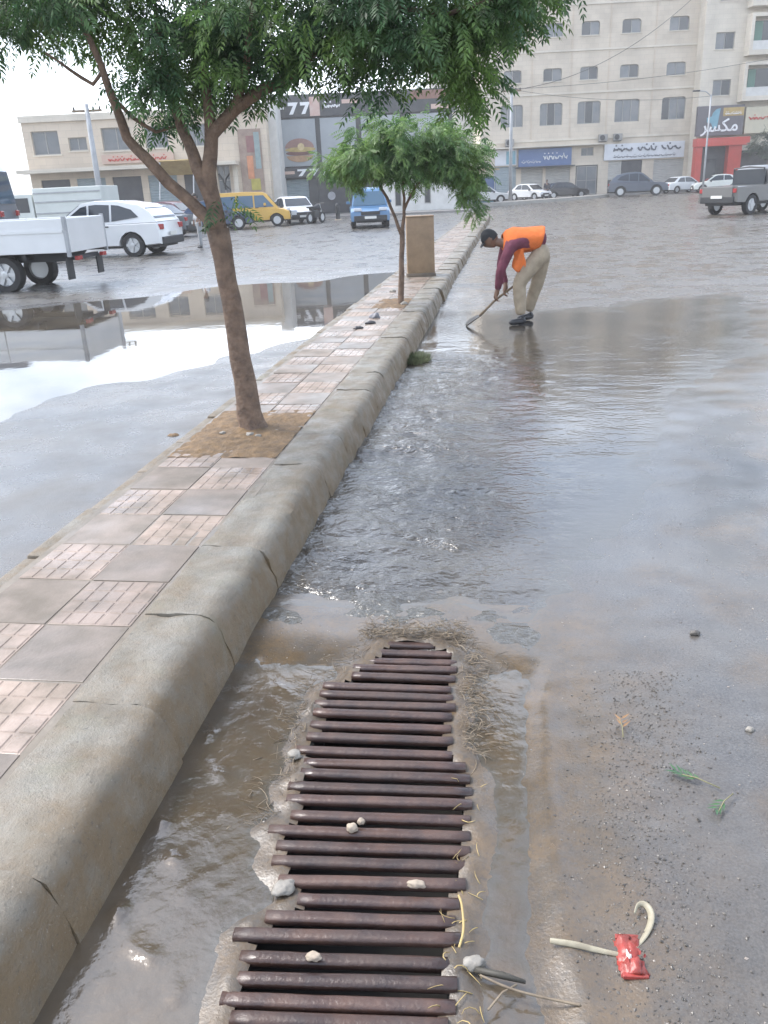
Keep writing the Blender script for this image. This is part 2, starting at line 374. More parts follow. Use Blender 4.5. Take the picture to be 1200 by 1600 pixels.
YS = [-300, -80, -20, -5, -1, 0, .5]+arange(.7, 3.5, .022)+arange(3.5, 12, .07)+arange(12, 25, .17)+arange(25, 60, 1.5)+[60, 80, 120, 200, 400, 1200]
def build_road():
    nx = len(XS); vs = []; silt = []; wet = []
    for y in YS:
        for x in XS:
            vs.append((x, y, road_h(x, y)))
            n = nz3(x*1.3, y*1.3, 11)*.5+nz3(x*4, y*4, 7)*.5
            if x > -1.6:
                nearg = sstep(0.9, -0.05, x+0.15*n)*sstep(3.6, 2.9, y+0.2*n)
                brown = max(nearg, 0.9*sstep(-.12, .35, n)*sstep(0, .6, x) if y < 30 else 0, 0.4*sstep(7, 11, y))
                xr = 0.165+0.05*math.sin(y*2.3)+0.03*nz3(y*3, 1)
                brown = max(brown, math.exp(-((x-xr)/0.05)**2)*sstep(2.75, 2.5, y)*sstep(.6, .9, y))
                gutter = sstep(-.62, -.70, x)*sstep(2.4, 1.9, y)
                brown = brown*(1-gutter)+.8*gutter
                ys = lerp_tab(SHORE, x)
                w = max(.6*sstep(0.3, 0.0, x)*sstep(3.3, 3.0, y), .95*sstep(-3.2, -.1, y-ys)*sstep(15, 10, y), .6+.45*n)
                w = max(w, 0.42+0.6*n)
                if y < 3.4 and x < .3: ring = math.exp(-(min(0, hole_dist(x, y)+.04)/.05)**2); w *= 1-.5*ring; brown = max(brown, ring)
            else:
                brown = max(sstep(-2.5, -2.2, x+.06*n)*.8, 0.25*sstep(.1, .5, n))
                e_ = min((x+2.7)*-.9+(y-9.2)*.436, (x+2.3)*.593+(y-17.8)*-.805)
                w = max(0.52+0.5*n, .7*sstep(-.8, 0, e_))
            silt.append(max(0, min(1, brown))); wet.append(max(0, min(1, w)))
    fs = []
    for j in range(len(YS)-1):
        for i in range(nx-1):
            cx, cy = (XS[i]+XS[i+1])/2, (YS[j]+YS[j+1])/2
            if 0.9 < cy < 2.9 and -0.8 < cx < 0 and hole_dist(cx, cy) > 0: continue
            a = j*nx+i; fs.append((a, a+1, a+nx+1, a+nx))
    me = bpy.data.meshes.new('road'); me.from_pydata(vs, [], fs); me.update()
    at = me.attributes.new('silt', 'FLOAT', 'POINT'); at.data.foreach_set('value', silt)
    at = me.attributes.new('wet', 'FLOAT', 'POINT'); at.data.foreach_set('value', wet)
    me.polygons.foreach_set('use_smooth', [True]*len(me.polygons))
    m = bpy.data.materials.new('wet asphalt and silt'); m.use_nodes = True; t = m.node_tree; b = t.nodes['Principled BSDF']
    g = t.nodes.new('ShaderNodeNewGeometry')
    def N(scale, detail=5, rough=.6):
        q = t.nodes.new('ShaderNodeTexNoise'); q.inputs['Scale'].default_value = scale; q.inputs['Detail'].default_value = detail
        q.inputs['Roughness'].default_value = rough; t.links.new(g.outputs['Position'], q.inputs['Vector']); return q.outputs['Fac']
    def MR(src, a, b_, c, d):
        q = t.nodes.new('ShaderNodeMapRange'); q.inputs['From Min'].default_value = a; q.inputs['From Max'].default_value = b_
        q.inputs['To Min'].default_value = c; q.inputs['To Max'].default_value = d; t.links.new(src, q.inputs['Value']); return q.outputs['Result']
    def MIX(f, a, b_):
        q = t.nodes.new('ShaderNodeMix'); q.data_type = 'RGBA'
        for k, val in (('Factor', f), ('A', a), ('B', b_)):
            if isinstance(val, tuple): q.inputs[k].default_value = (*val, 1)
            elif isinstance(val, float): q.inputs[k].default_value = val
            else: t.links.new(val, q.inputs[k])
        return q.outputs['Result']
    def ATT(nm):
        q = t.nodes.new('ShaderNodeAttribute'); q.attribute_name = nm; return q.outputs['Fac']
    def MATH(op, a, b_):
        q = t.nodes.new('ShaderNodeMath'); q.operation = op
        for k, val in ((0, a), (1, b_)):
            if isinstance(val, float): q.inputs[k].default_value = val
            else: t.links.new(val, q.inputs[k])
        return q.outputs[0]
    asph = MIX(MR(N(160, 3), .35, .65, 0, 1), (0.05, 0.05, 0.05), (0.115, 0.111, 0.106))
    asph = MIX(MR(N(1.2, 6), .4, .65, 0, .7), asph, (0.11, 0.097, 0.08))
    sil = MIX(MR(N(5, 8, .7), .35, .65, 0, 1), (0.125, 0.084, 0.045), (0.066, 0.052, 0.037))
    sil = MIX(MR(N(70, 4), .5, .7, 0, .6), sil, (0.05, 0.045, 0.04))
    sf = MATH('MULTIPLY', ATT('silt'), MR(N(9, 6, .7), .3, .55, .5, 1.0))
    t.links.new(MIX(sf, asph, sil), b.inputs['Base Color'])
    ro = MATH('SUBTRACT', MR(N(2.2, 7, .65), .35, .65, .42, .62), MATH('MULTIPLY', ATT('wet'), .42))
    rc = t.nodes.new('ShaderNodeClamp'); rc.inputs['Min'].default_value = 0.09; rc.inputs['Max'].default_value = .7
    t.links.new(ro, rc.inputs['Value']); t.links.new(rc.outputs['Result'], b.inputs['Roughness'])
    b.inputs['Specular IOR Level'].default_value = .75
    bp = t.nodes.new('ShaderNodeBump'); bp.inputs['Distance'].default_value = .005; bp.inputs['Strength'].default_value = .5
    bh = MATH('ADD', N(110, 4), MATH('MULTIPLY', N(22, 5), .35))
    bh = MATH('MULTIPLY', bh, MATH('SUBTRACT', 1.0, MATH('MULTIPLY', ATT('wet'), .8)))
    t.links.new(bh, bp.inputs['Height']); t.links.new(bp.outputs['Normal'], b.inputs['Normal'])
    me.materials.append(m)
    return structure(link('road', me))
build_road()

def water_mat(name, col, amp, scale, rough, stretch=(1, 1, 1), shallow=False):
    m = bpy.data.materials.new(name); m.use_nodes = True; t = m.node_tree; b = t.nodes['Principled BSDF']
    b.inputs['Base Color'].default_value = (*col, 1); b.inputs['Roughness'].default_value = rough; b.inputs['IOR'].default_value = 1.5
    b.inputs['Specular IOR Level'].default_value = 1.0
    g = t.nodes.new('ShaderNodeNewGeometry'); mpn = t.nodes.new('ShaderNodeMapping'); mpn.inputs['Scale'].default_value = stretch
    t.links.new(g.outputs['Position'], mpn.inputs['Vector'])
    n = t.nodes.new('ShaderNodeTexNoise'); n.inputs['Scale'].default_value = scale; n.inputs['Detail'].default_value = 4
    t.links.new(mpn.outputs['Vector'], n.inputs['Vector'])
    at = t.nodes.new('ShaderNodeAttribute'); at.attribute_name = 'chop'
    mu = t.nodes.new('ShaderNodeMath'); mu.operation = 'MULTIPLY'; t.links.new(n.outputs['Fac'], mu.inputs[0]); t.links.new(at.outputs['Fac'], mu.inputs[1])
    bp = t.nodes.new('ShaderNodeBump'); bp.inputs['Distance'].default_value = amp; bp.inputs['Strength'].default_value = 1.0
    t.links.new(mu.outputs[0], bp.inputs['Height']); t.links.new(bp.outputs['Normal'], b.inputs['Normal'])
    # silt clouds in the water
    n2 = t.nodes.new('ShaderNodeTexNoise'); n2.inputs['Scale'].default_value = 1.6; n2.inputs['Detail'].default_value = 5
    t.links.new(g.outputs['Position'], n2.inputs['Vector'])
    k = t.nodes.new('ShaderNodeMix'); k.data_type = 'RGBA'; k.inputs['A'].default_value = (*col, 1)
    k.inputs['B'].default_value = (col[0]*.6, col[1]*.62, col[2]*.7, 1)
    r = t.nodes.new('ShaderNodeMapRange'); r.inputs['From Min'].default_value = .4; r.inputs['From Max'].default_value = .62
    t.links.new(n2.outputs['Fac'], r.inputs['Value']); t.links.new(r.outputs['Result'], k.inputs['Factor'])
    if shallow:
        da = t.nodes.new('ShaderNodeAttribute'); da.attribute_name = 'depth'
        k2 = t.nodes.new('ShaderNodeMix'); k2.data_type = 'RGBA'; k2.inputs['A'].default_value = (.075, .07, .06, 1)
        t.links.new(da.outputs['Fac'], k2.inputs['Factor']); t.links.new(k.outputs['Result'], k2.inputs['B']); k = k2
        rr = t.nodes.new('ShaderNodeMapRange'); rr.inputs['To Min'].default_value = .22; rr.inputs['To Max'].default_value = rough
        t.links.new(da.outputs['Fac'], rr.inputs['Value']); t.links.new(rr.outputs['Result'], b.inputs['Roughness'])
    t.links.new(k.outputs['Result'], b.inputs['Base Color'])
    return m
def chop_at(x, y):
    c = 0.12+0.95*sstep(0.45, -0.35, x+0.25*nz3(x*1.2, y*.7, 4))*sstep(9.2, 7.4, y)
    return c*(0.55+0.6*sstep(-.3, .4, nz3(x*2.2, y*1.6, 8)))
def build_water():
    xs = arange(-1.06, .5, .022)+arange(.5, 2, .06)+arange(2, 6, .3)+[6]
    ys = arange(2.6, 9.5, .022)+arange(9.5, 15, .1)+[15]
    nx = len(xs); vs = []; ch = []; keep = []; dp = []
    for y in ys:
        for x in xs:
            sh = lerp_tab(SHORE, x); c = chop_at(x, y); fade = sstep(40, 20, y)
            z = WATER_Z
            if y < 9.8 and x < 2:
                w = nz3(x*6+nz3(x*3, y*3)*.8, y*7.5, 1)*.6+nz3(x*13, y*15, 2)*.28+nz3(x*3.2, y*4, 6)*.6
                z += 0.030*c*w
            d = y-sh
            if d < 0.0:
                z = min(z, road_h(x, y)+0.006+d*0.05+0.004*nz3(x*12, y*12, 3)) if x < .15 else z
            vs.append((x, y, z)); ch.append(c); dp.append(sstep(-.001, .012, WATER_Z-road_h(x, y))); keep.append(d > -0.34)
    fs = []
    for j in range(len(ys)-1):
        for i in range(nx-1):
            a = j*nx+i; q = (a, a+1, a+nx+1, a+nx)
            if all(keep[k] for k in q): fs.append(q)
    me = bpy.data.meshes.new('water'); me.from_pydata(vs, [], fs); me.update()
    at = me.attributes.new('chop', 'FLOAT', 'POINT'); at.data.foreach_set('value', ch)
    at = me.attributes.new('depth', 'FLOAT', 'POINT'); at.data.foreach_set('value', dp)
    me.polygons.foreach_set('use_smooth', [True]*len(me.polygons))
    me.materials.append(water_mat('silty flowing water', (0.062, 0.053, 0.042), 0.02, 20, 0.03, (1, 1.25, 1), True))
    return structure(link('water', me))
build_water()
def build_runoff():
    xs = arange(-1.03, .42, .016)+[.42]; ys = arange(.6, 3.12, .016)+[3.12]; nx = len(xs); vs = []; ch = []; dp = []; keep = []
    for y in ys:
        for x in xs:
            h = road_h(x, y); hdv = hole_dist(x, y)
            tow = math.atan2(1.9-y, -.38-x)
            st = nz3((x*math.sin(tow)-y*math.cos(tow))*22, (x*math.cos(tow)+y*math.sin(tow))*5, 51)
            z = -.0115+.0125*flow_lines(x, y)+.0016*st+.0012*nz3(x*18, y*18, 52)+.009*sstep(2.75, 3.08, y)
            if hdv > -.02: z -= .02*sstep(-.02, .01, hdv)
            vs.append((x, y, z)); ch.append(.5); dp.append(sstep(-.002, .007, z-h)); keep.append(hdv < .005)
    fs = []
    for j in range(len(ys)-1):
        for i in range(nx-1):
            a = j*nx+i; q = (a, a+1, a+nx+1, a+nx)
            if all(keep[k] for k in q): fs.append(q)
    me = bpy.data.meshes.new('runoff_water'); me.from_pydata(vs, [], fs); me.update()
    me.attributes.new('chop', 'FLOAT', 'POINT').data.foreach_set('value', ch); me.attributes.new('depth', 'FLOAT', 'POINT').data.foreach_set('value', dp)
    me.polygons.foreach_set('use_smooth', [True]*len(me.polygons))
    me.materials.append(water_mat('muddy runoff', (0.105, 0.076, 0.046), 0.004, 30, 0.06, (1, 1, 1), True))
    return structure(link('runoff_water', me))
build_runoff()
mb = MB(); px = arange(-15.8, -2.13, .6)+[-2.13]; py = arange(4.5, 22, .6)+[22]
mb.add([(x, y, -0.001) for y in py for x in px], [(j*len(px)+i, j*len(px)+i+1, (j+1)*len(px)+i+1, (j+1)*len(px)+i) for j in range(len(py)-1) for i in range(len(px)-1)])
pud = mb.build('puddle', water_mat('still puddle water', (0.10, 0.085, 0.065), 0.004, 5, 0.02), smooth='all')
pud.data.attributes.new('chop', 'FLOAT', 'POINT').data.foreach_set('value', [0.12]*len(pud.data.vertices))
structure(pud)

# ------------------------------------------------------------------ median with kerb and tiles
XI, XL = -1.36, -2.03                        # tile field between the two kerbs
med = MB().box(-2.06, -1.30, -3.0, 41.6, -0.2, 0.1945).build('median', M['slab']); structure(med)
def kerb_profile(h=0.2, wear=0.0):
    return [(-1.352, -0.12), (-1.352, h-0.012), (-1.34, h), (-1.125, h+0.002), (-1.088, h-0.008), (-1.064, h-0.028), (-1.048, h-0.065), (-1.02, 0.05), (-0.995, -0.12)]
def kerb_stone(y0, y1, seed, steps, far=False):
    pr = kerb_profile(0.2, 1.0); pts = []
    for a, b in zip(pr, pr[1:]):                # finer outline for worn faces
        n = 1 if far else max(1, int(math.hypot(b[0]-a[0], b[1]-a[1])/0.03))
        pts += [(a[0]+(b[0]-a[0])*i/n, a[1]+(b[1]-a[1])*i/n) for i in range(n)]
    pts.append(pr[-1])
    rings = []
    for k in range(steps+1):
        y = y0+(y1-y0)*k/steps; e = min(k, steps-k); inset = 0.003 if e == 0 else 0.0
        ring = []
        for (x, z) in pts:
            w = 0.0 if z < 0.02 else (0.011*nz3(x*7, (y+seed*.3)*5, z*7)+0.007*nz3(x*25, (y+seed)*25, z*25))
            cx, cz = -1.2, 0.05
            dx, dz = x-cx, z-cz; l = math.hypot(dx, dz) or 1
            ring.append((x+dx/l*(w-inset), y, z+dz/l*(w-inset)*(0.5 if x < -1.3 else 1)))
        rings.append(ring)
    return MB().loft(rings)
ky = -2.9; k = 0; far_me = None
while ky < 41.4:
    ln = 0.6+(random.uniform(-.05, .05) if ky < 10 else 0)
    if ky < 1.4 and ky > -.2: ln = 0.68
    if ky < 11:
        o = kerb_stone(ky+.0015, ky+ln-.0015, k, 22 if ky > .3 else 4, far=ky < .3).build('kerb_stone', M['kerb'], med, smooth=True)
        o.location.x = random.uniform(-.008, .008); o.location.z = random.uniform(-.006, .006)
    else:
        if far_me is None:
            far_me = kerb_stone(.004, .596, 5, 6, far=True).build('kerb_stone', M['kerb'], med, smooth=True); far_me.location = (0, ky, 0)
        else:
            o = link('kerb_stone', far_me.data, med, (random.uniform(-.012, .012)+(0.02 if ky > 12.5 else 0), ky, random.uniform(-.012, .012)))
    ky += ln; k += 1
lk = None; y = -2.9
while y < 41.4:                                # narrow kerb on the other side
    if lk is None:
        lk = MB().box(-2.145, -2.034, .004, .596, -0.15, 0.185, bev=.012).build('edge_stone', M['kerb'], med, smooth=True); lk.location = (0, y, 0)
    else: link('edge_stone', lk.data, med, (random.uniform(-.006, .006), y, random.uniform(-.012, .004)))
    y += .6
# end of the median: rounded nose stones
for i in range(5):
    a0, a1 = math.pi*i/5, math.pi*(i+1)/5; cx, cy = -1.57, 41.5
    poly = [(cx+math.cos(a)*r, cy+math.sin(a)*r) for a, r in ((a0+.01, .57), ((a0+a1)/2, .57), (a1-.01, .57), (a1-.01, .3), (a0+.01, .3))]
    MB().prism(poly, -.1, .2, 'z').build('kerb_stone', M['kerb'], med)
# tiles: ribbed and plain in a checkerboard
TW, TL, TY0 = 0.335, 0.366, 2.49
def tile_mesh(ribbed):
    mb = MB(); w, l = TW/2-.004, TL/2-.004
    mb.box(-w, w, -l, l, 0, 0.018 if ribbed else 0.019, bev=.002)
    if ribbed:
        nx_, ny_ = 5, 4; gx, gy = 2*w/nx_, 2*l/ny_
        for i in range(nx_):
            for j in range(ny_):
                x0, y0 = -w+i*gx, -l+j*gy; q = .007
                x1, y1 = x0+gx-q, y0+gy-q*.7
                vs = [(x0+q*.5, y0+q*.4, .0178), (x1, y0+q*.4, .0178), (x1, y1, .0178), (x0+q*.5, y1, .0178)]
                t_ = [(x0+q*.5+.004, y0+q*.4+.004, .021), (x1-.004, y0+q*.4+.004, .021), (x1-.004, y1-.004, .021), (x0+q*.5+.004, y1-.004, .021)]
                mb.add(vs+t_, [(4, 5, 6, 7), (0, 1, 5, 4), (1, 2, 6, 5), (2, 3, 7, 6), (3, 0, 4, 7)])
    return mb
PITS = [(4.66, 5.47, XL+.005, XI-.03), (10.85, 11.75, -1.75, XI)]
tr = tile_mesh(True).build('tile', M['tile_pink'], med); tp = tile_mesh(False).build('tile', M['tile_plain'], med)
first = {True: tr, False: tp}; used = {True: False, False: False}
for row in range(-9, 104):
    y0 = TY0+row*TL; yc = y0+TL/2
    if yc > 41.2: break
    for cidx in range(2):
        xc = XI-TW/2-cidx*TW
        if any(a-.1 < yc < b+.1 and c0-.05 < xc < c1+.05 for a, b, c0, c1 in PITS): continue
        if 14.4 < yc < 15.1 and xc > -1.9: continue
        rib = (row+cidx) % 2 == 0
        if row == -2 and cidx == 0: rib = True
        loc = (xc+random.uniform(-.002, .002), yc+random.uniform(-.002, .002), .18+random.uniform(-.003, .002))
        if not used[rib]: o = first[rib]; o.location = loc; used[rib] = True
        else: o = link('tile', first[rib].data, med, loc)
        o.rotation_euler = (random.uniform(-.008, .008), random.uniform(-.008, .008), random.uniform(-.008, .008))
# soil in the tree pits
def soil(x0, x1, y0, y1, h):
    n = 34; m_ = 40; vs = []; fs = []
    for j in range(m_+1):
        for i in range(n+1):
            x = x0+(x1-x0)*i/n; y = y0+(y1-y0)*j/m_
            e = min(i, n-i, j, m_-j)/6; e = min(1, e)
            vs.append((x, y, .190+.009*(1-e)+h*e*(.5+.5*nz3(x*4, y*4))+.012*nz3(x*17, y*17)))
    for j in range(m_):
        for i in range(n): a = j*(n+1)+i; fs.append((a, a+1, a+n+2, a+n+1))
    return MB().add(vs, fs).build('soil', M['soil'], med, smooth='all')
soil(XL-.01, XI-.0, 4.50, 5.60, .035); soil(-1.80, XI, 10.8, 11.8, .03)

# ------------------------------------------------------------------ drain grate
grate = thing('drain_grate', 'rusty iron drain grate of many cross bars set in the muddy gutter', 'drain grate', (-.37, 1.9, 0))
gl = Vector((-.37, 1.9, 0))
ch = MB()
x0, x1, y0, y1, zb = -.72-gl.x, -.04-gl.x, .9-gl.y, 2.9-gl.y, -.42
ch.add([(x0, y0, -.045), (x1, y0, -.045), (x1, y1, -.045), (x0, y1, -.045), (x0, y0, zb), (x1, y0, zb), (x1, y1, zb), (x0, y1, zb)],
       [(4, 5, 6, 7), (0, 1, 5, 4), (1, 2, 6, 5), (2, 3, 7, 6), (3, 0, 4, 7)])
ch.build('channel', M['pit'], grate, fix=False)
for i, (ax, ay, bx, by) in enumerate(BARS):
    L = math.hypot(bx-ax, by-ay); n = 12; hw, hh = 0.0175, 0.013
    rings = []
    for j in range(n+1):
        x = -L/2+L*(0, .012, 1, 2, 3, 4, 5, 6, 7, 8, 9, n-.012-2, n-2)[j]/(n-2); e = .86 if j in (0, n) else 1
        wv = .0016*nz3(x*9, i*3.7); ring = []
        for q in range(12):
            a = 2*math.pi*(q+.5)/12; ring.append((x, math.copysign(abs(math.cos(a))**.65, math.cos(a))*hw*e+wv, math.copysign(abs(math.sin(a))**.65, math.sin(a))*hh*e+.0025*nz3(x*20, q*1.1, i)))
        rings.append(ring)
    b = MB().loft(rings).build('bar', M['rust'], grate, smooth='all', loc=((ax+bx)/2-gl.x, (ay+by)/2-gl.y, -.006+random.uniform(-.004, .003)))
    b.rotation_euler = (0, random.uniform(-.01, .01), math.atan2(by-ay, bx-ax))
for x in (-.70, -.065):
    MB().box(x-gl.x-.02, x-gl.x+.02, 1.0-gl.y, 2.80-gl.y, -.07, -.024).build('bearer', M['rust'], grate)

# ------------------------------------------------------------------ debris
M['straw'] = MAT('straw', (0.22, 0.175, 0.12), (0.13, 0.10, 0.07), rough=0.7, scale=20, island=0.5)
def strands(name, n, where, lmin, lmax, rmin, rmax, mat, lift=.01):
    mb = MB()
    for _ in range(n):
        x, y, tow = where()
        a = tow+random.gauss(0, .7); l = random.uniform(lmin, lmax); r = random.uniform(rmin, rmax); bend = random.gauss(0, .9)
        z0 = road_h(x, y); z0 = max(z0, -.01)+random.uniform(0, lift); pts = []; px_, py_, pz = x, y, z0; el = random.uniform(-.1, .35)
        for k_ in range(5):
            pts.append((px_, py_, pz)); px_ += math.cos(a)*l/4; py_ += math.sin(a)*l/4; a += bend/4
            pz = max(pz+l/4*el-l*.03*k_, road_h(px_, py_)+r if hole_dist(px_, py_) < 0 else .01)
        mb.tube(pts, [r, r, r*.9, r*.8, r*.4], seg=3)
    return mb.build(name, mat, smooth='all', fix=False)
def ring_spot():
    t = random.random()
    if t < .42: return random.uniform(-.56, -.14)+random.gauss(0, .02), 2.80+abs(random.gauss(0, .07))-.02, random.choice((math.pi/2, .3, 2.6))
    if t < .80:
        y = random.uniform(2.1, 2.8); return lerp_tab(RTAB, y)+.02+abs(random.gauss(0, .05)), y, random.choice((.2, .9, -.3))
    y = random.uniform(1.7, 2.8); return lerp_tab(LTAB, y)-.01-abs(random.gauss(0, .04)), y, random.choice((2.6, 3.2, 1.9))
o = strands('straw', 850, ring_spot, .015, .085, .0006, .0016, M['straw'], .025); stuff(o)
tag(o, 'tangle of pale dry straw caught around the far end of the grate', 'straw')
o = strands('straw', 34, lambda: ((random.uniform(-.14, -.04), random.uniform(1.1, 2.0), random.uniform(0, 6))), .02, .06, .0009, .0018, MAT('yellow straw', (0.45, 0.34, 0.14), (0.3, 0.22, 0.1), rough=.7, island=.3), .015); stuff(o)
tag(o, 'yellowed straw bits along the grate edge beside the silt', 'straw')
# gravel
def pebbles(name, n, where, smin, smax, mat):
    mb = MB()
    for _ in range(n):
        x, y = where(); s = random.uniform(smin, smax)*random.uniform(.5, 1); z = road_h(x, y)
        if hole_dist(x, y) > -.01: continue
        rz = random.uniform(0, 6); c, sn = math.cos(rz)*s, math.sin(rz)*s
        q = [random.uniform(.6, 1.1) for _ in range(6)]
        vs_ = [(x+c*q[0], y+sn*q[0], z+s*.1), (x-sn*q[1]*.7, y+c*q[1]*.7, z+s*.15), (x-c*q[2], y-sn*q[2], z+s*.1), (x+sn*q[3]*.7, y-c*q[3]*.7, z+s*.12), (x+c*.2, y+sn*.2, z+s*.6*q[4]), (x, y, z-s*.4)]
        mb.add(vs_, [(0, 1, 4), (1, 2, 4), (2, 3, 4), (3, 0, 4), (1, 0, 5), (2, 1, 5), (3, 2, 5), (0, 3, 5)])
    return stuff(mb.build(name, mat, fix=False))
M['gravel'] = MAT('wet gravel', (0.11, 0.098, 0.085), (0.07, 0.062, 0.052), rough=.35, scale=30, island=.4)
M['grit'] = MAT('pale grit', (0.30, 0.27, 0.23), (0.16, 0.13, 0.11), rough=.45, scale=30, island=.5)
def band():
    y = random.uniform(.9, 2.62); return random.gauss(.40+.05*math.sin(y*3), .10)+.03*nz3(y*5, 1), y
tag(pebbles('gravel', 3800, band, .002, .0075, M['gravel']), 'dark wet gravel band washed up beside the pale silt ridge', 'gravel')
tag(pebbles('grit', 1500, lambda: (random.uniform(.05, 1.5)+random.random()**3, random.uniform(.9, 6.0)), .002, .007, M['grit']), 'pale grit scattered over the wet road', 'grit')
tag(pebbles('grit', 420, lambda: (random.uniform(-.98, -.62), random.uniform(1.0, 2.9)), .002, .006, M['grit']), 'small grit lying in the gutter at the kerb foot', 'grit')
M['foam'] = MAT('grey white foam', (0.27, 0.25, 0.22), (0.18, 0.165, 0.14), rough=.6, scale=30, bump=.003)
def lump(name, x, y, z, rx, ry, rz, mat, label, cat, seed=0, ang=0, group=None):
    bm = bmesh.new(); bmesh.ops.create_icosphere(bm, subdivisions=3, radius=1)
    for v in bm.verts:
        q = 1+.35*nz3(v.co.x*1.7+seed, v.co.y*1.7, v.co.z*1.7)+.12*nz3(v.co.x*5+seed, v.co.y*5, v.co.z*5)
        v.co = Vector((v.co.x*rx*q, v.co.y*ry*q, max(-.35, v.co.z)*rz*q))
    me = bpy.data.meshes.new(name); bm.to_mesh(me); bm.free(); me.materials.append(mat)
    me.polygons.foreach_set('use_smooth', [True]*len(me.polygons))
    return tag(link(name, me, None, (x, y, z), ang), label, cat, group)
M['cream'] = MAT('cream foam piece', (0.36, 0.30, 0.23), (0.27, 0.22, 0.17), rough=.7, scale=20)
lump('foam_piece', -.219, 1.577, .016, .024, .011, .010, M['cream'], 'small cream foam piece lying on the middle bars of the grate', 'foam piece', 1)
lump('foam_piece', -.43, 1.345, .014, .018, .012, .009, M['cream'], 'cream foam crumb on the grate bars nearest the photographer', 'foam piece', 2)
lump('foam_piece', -.416, 1.758, .014, .017, .014, .012, M['cream'], 'pale lump resting mid grate, two pieces huddled', 'foam piece', 3)
lump('foam_piece', -.395, 1.785, .014, .010, .010, .010, M['cream'], 'tiny pale crumb behind the huddled lump on the grate', 'foam piece', 4)
lump('foam_clump', -.555, 1.545, .004, .030, .024, .012, M['foam'], 'grey white foam clump stuck at the bar ends on the kerb side', 'foam clump', 5, .6)
lump('foam_clump', -.065, 1.375, .006, .028, .018, .014, M['foam'], 'whitish foam clump beside the grate next to the dark stick', 'foam clump', 6, .2)
lump('foam_clump', -.655, 2.06, .01, .02, .022, .012, M['foam'], 'small foam clump on the kerb side of the upper bars', 'foam clump', 7)
lump('clod', -2.44, 5.56, .02, .05, .035, .022, M['soil'], 'small brown clod lying on the wet road beside the median', 'clod', 8)
lump('clod', -2.62, 4.55, .015, .02, .02, .012, M['soil'], 'tiny dark clod on the bluish road nearer the median edge', 'clod', 9)
lump('pebble', .707, 2.885, .025, .018, .014, .012, M['gravel'], 'single dark pebble on the open wet road', 'pebble', 10)
lump('pebble', .755, 2.287, .025, .013, .012, .009, M['foam'], 'single white pebble on the open wet road', 'pebble', 11)
for i, (x, y, s, lb) in enumerate(((-1.66, 4.98, .03, 'largest pale pebble touching the foot of the leaning tree'), (-1.60, 4.95, .022, 'pale pebble just right of the largest one at the tree foot'), (-1.86, 5.02, .02, 'pale pebble on the road side of the tree soil'), (-1.5, 5.06, .02, 'pale pebble in the tree soil closest to the kerb'))):
    lump('pebble', x, y, .2, s, s*.8, s*.6, M['foam'], lb, 'pebble', 20+i, group='pale pebbles in the tree soil')
M['dark_scrap'] = MAT('dark wet scrap', (0.05, 0.045, 0.05), (0.03, 0.028, 0.03), rough=.4, scale=20)
for i, (x, y, s, lb) in enumerate(((-1.69, 9.2, .055, 'dark wet scrap on the median tiles, the nearer of two'), (-1.60, 9.55, .065, 'dark wet scrap on the median tiles, the farther of two'))):
    lump('scrap', x, y, .205, s, s*.6, s*.4, M['dark_scrap'], lb, 'scrap', 30+i, .5)
lump('scrap', -1.62, 10.0, .205, .06, .05, .05, MAT('grey scrap', (.2, .2, .22), (.12, .12, .13), rough=.5), 'pale grey rag crumpled on the median beyond the dark scraps', 'scrap', 33)
lump('plastic_scrap', -1.40, 11.15, .205, .05, .035, .03, M['foam'], 'white plastic scrap by the foot of the young tree', 'plastic', 34)
lump('plastic_scrap', -1.75, 12.6, .205, .05, .035, .03, M['foam'], 'white scrap on the tiles near the tan block', 'plastic', 35)
def stick(name, pts, r, mat, label, cat, seg=6, flat=1):
    p0 = Vector(pts[0])
    if len(pts) > 3 and not hasattr(r, '__len__'): r = [r]*len(pts)
    for _ in range(2 if len(pts) > 3 else 0):           # round the bends
        q = [pts[0]]; rr = [r[0]]
        for i in range(len(pts)-1):
            a, b = Vector(pts[i]), Vector(pts[i+1]); q += [a.lerp(b, .25), a.lerp(b, .75)]; rr += [r[i]*.75+r[i+1]*.25, r[i]*.25+r[i+1]*.75]
        pts, r = q+[pts[-1]], rr+[r[-1]]
    mb = MB().tube([Vector(p)-p0 for p in pts], r, seg=seg, flat=flat)
    return tag(mb.build(name, mat, None, smooth='all', loc=p0), label, cat)
stick('stick', [(-.06, 1.352, .012), (0.0, 1.345, .012), (.05, 1.335, .010)], [.007, .008, .004], MAT('dark stick', (.05, .045, .035), rough=.6), 'short dark stick on the silt beside the grate', 'stick')
stick('straw_stalk', [(-.05, 1.34, .012), (.02, 1.305, .02), (.09, 1.30, .012), (.165, 1.292, .01)], .0028, M['straw'], 'long pale straw stalk pointing away from the grate', 'straw stalk')
stick('straw_stalk', [(-.03, 1.26, .01), (.0, 1.30, .016), (.03, 1.325, .012)], .0025, M['straw'], 'short bent straw stalk under the dark stick', 'straw stalk')
stick('straw_stalk', [(-.1, 1.40, .02), (-.09, 1.44, .03), (-.1, 1.52, .025), (-.11, 1.55, .02)], .003, MATS['yellow straw'], 'yellow stalk draped over the grate corner', 'straw stalk')
pl = MAT('pale plastic strip', (0.36, 0.33, 0.24), (0.24, 0.21, 0.15), rough=.5, scale=20)
stick('plastic_strip', [(.107, 1.446, .014), (.16, 1.437, .02), (.22, 1.428, .016), (.27, 1.418, .02)], [.006, .0075, .006, .005], pl, 'pale flat plastic strip reaching to the red wrapper', 'strip', 8, .35)
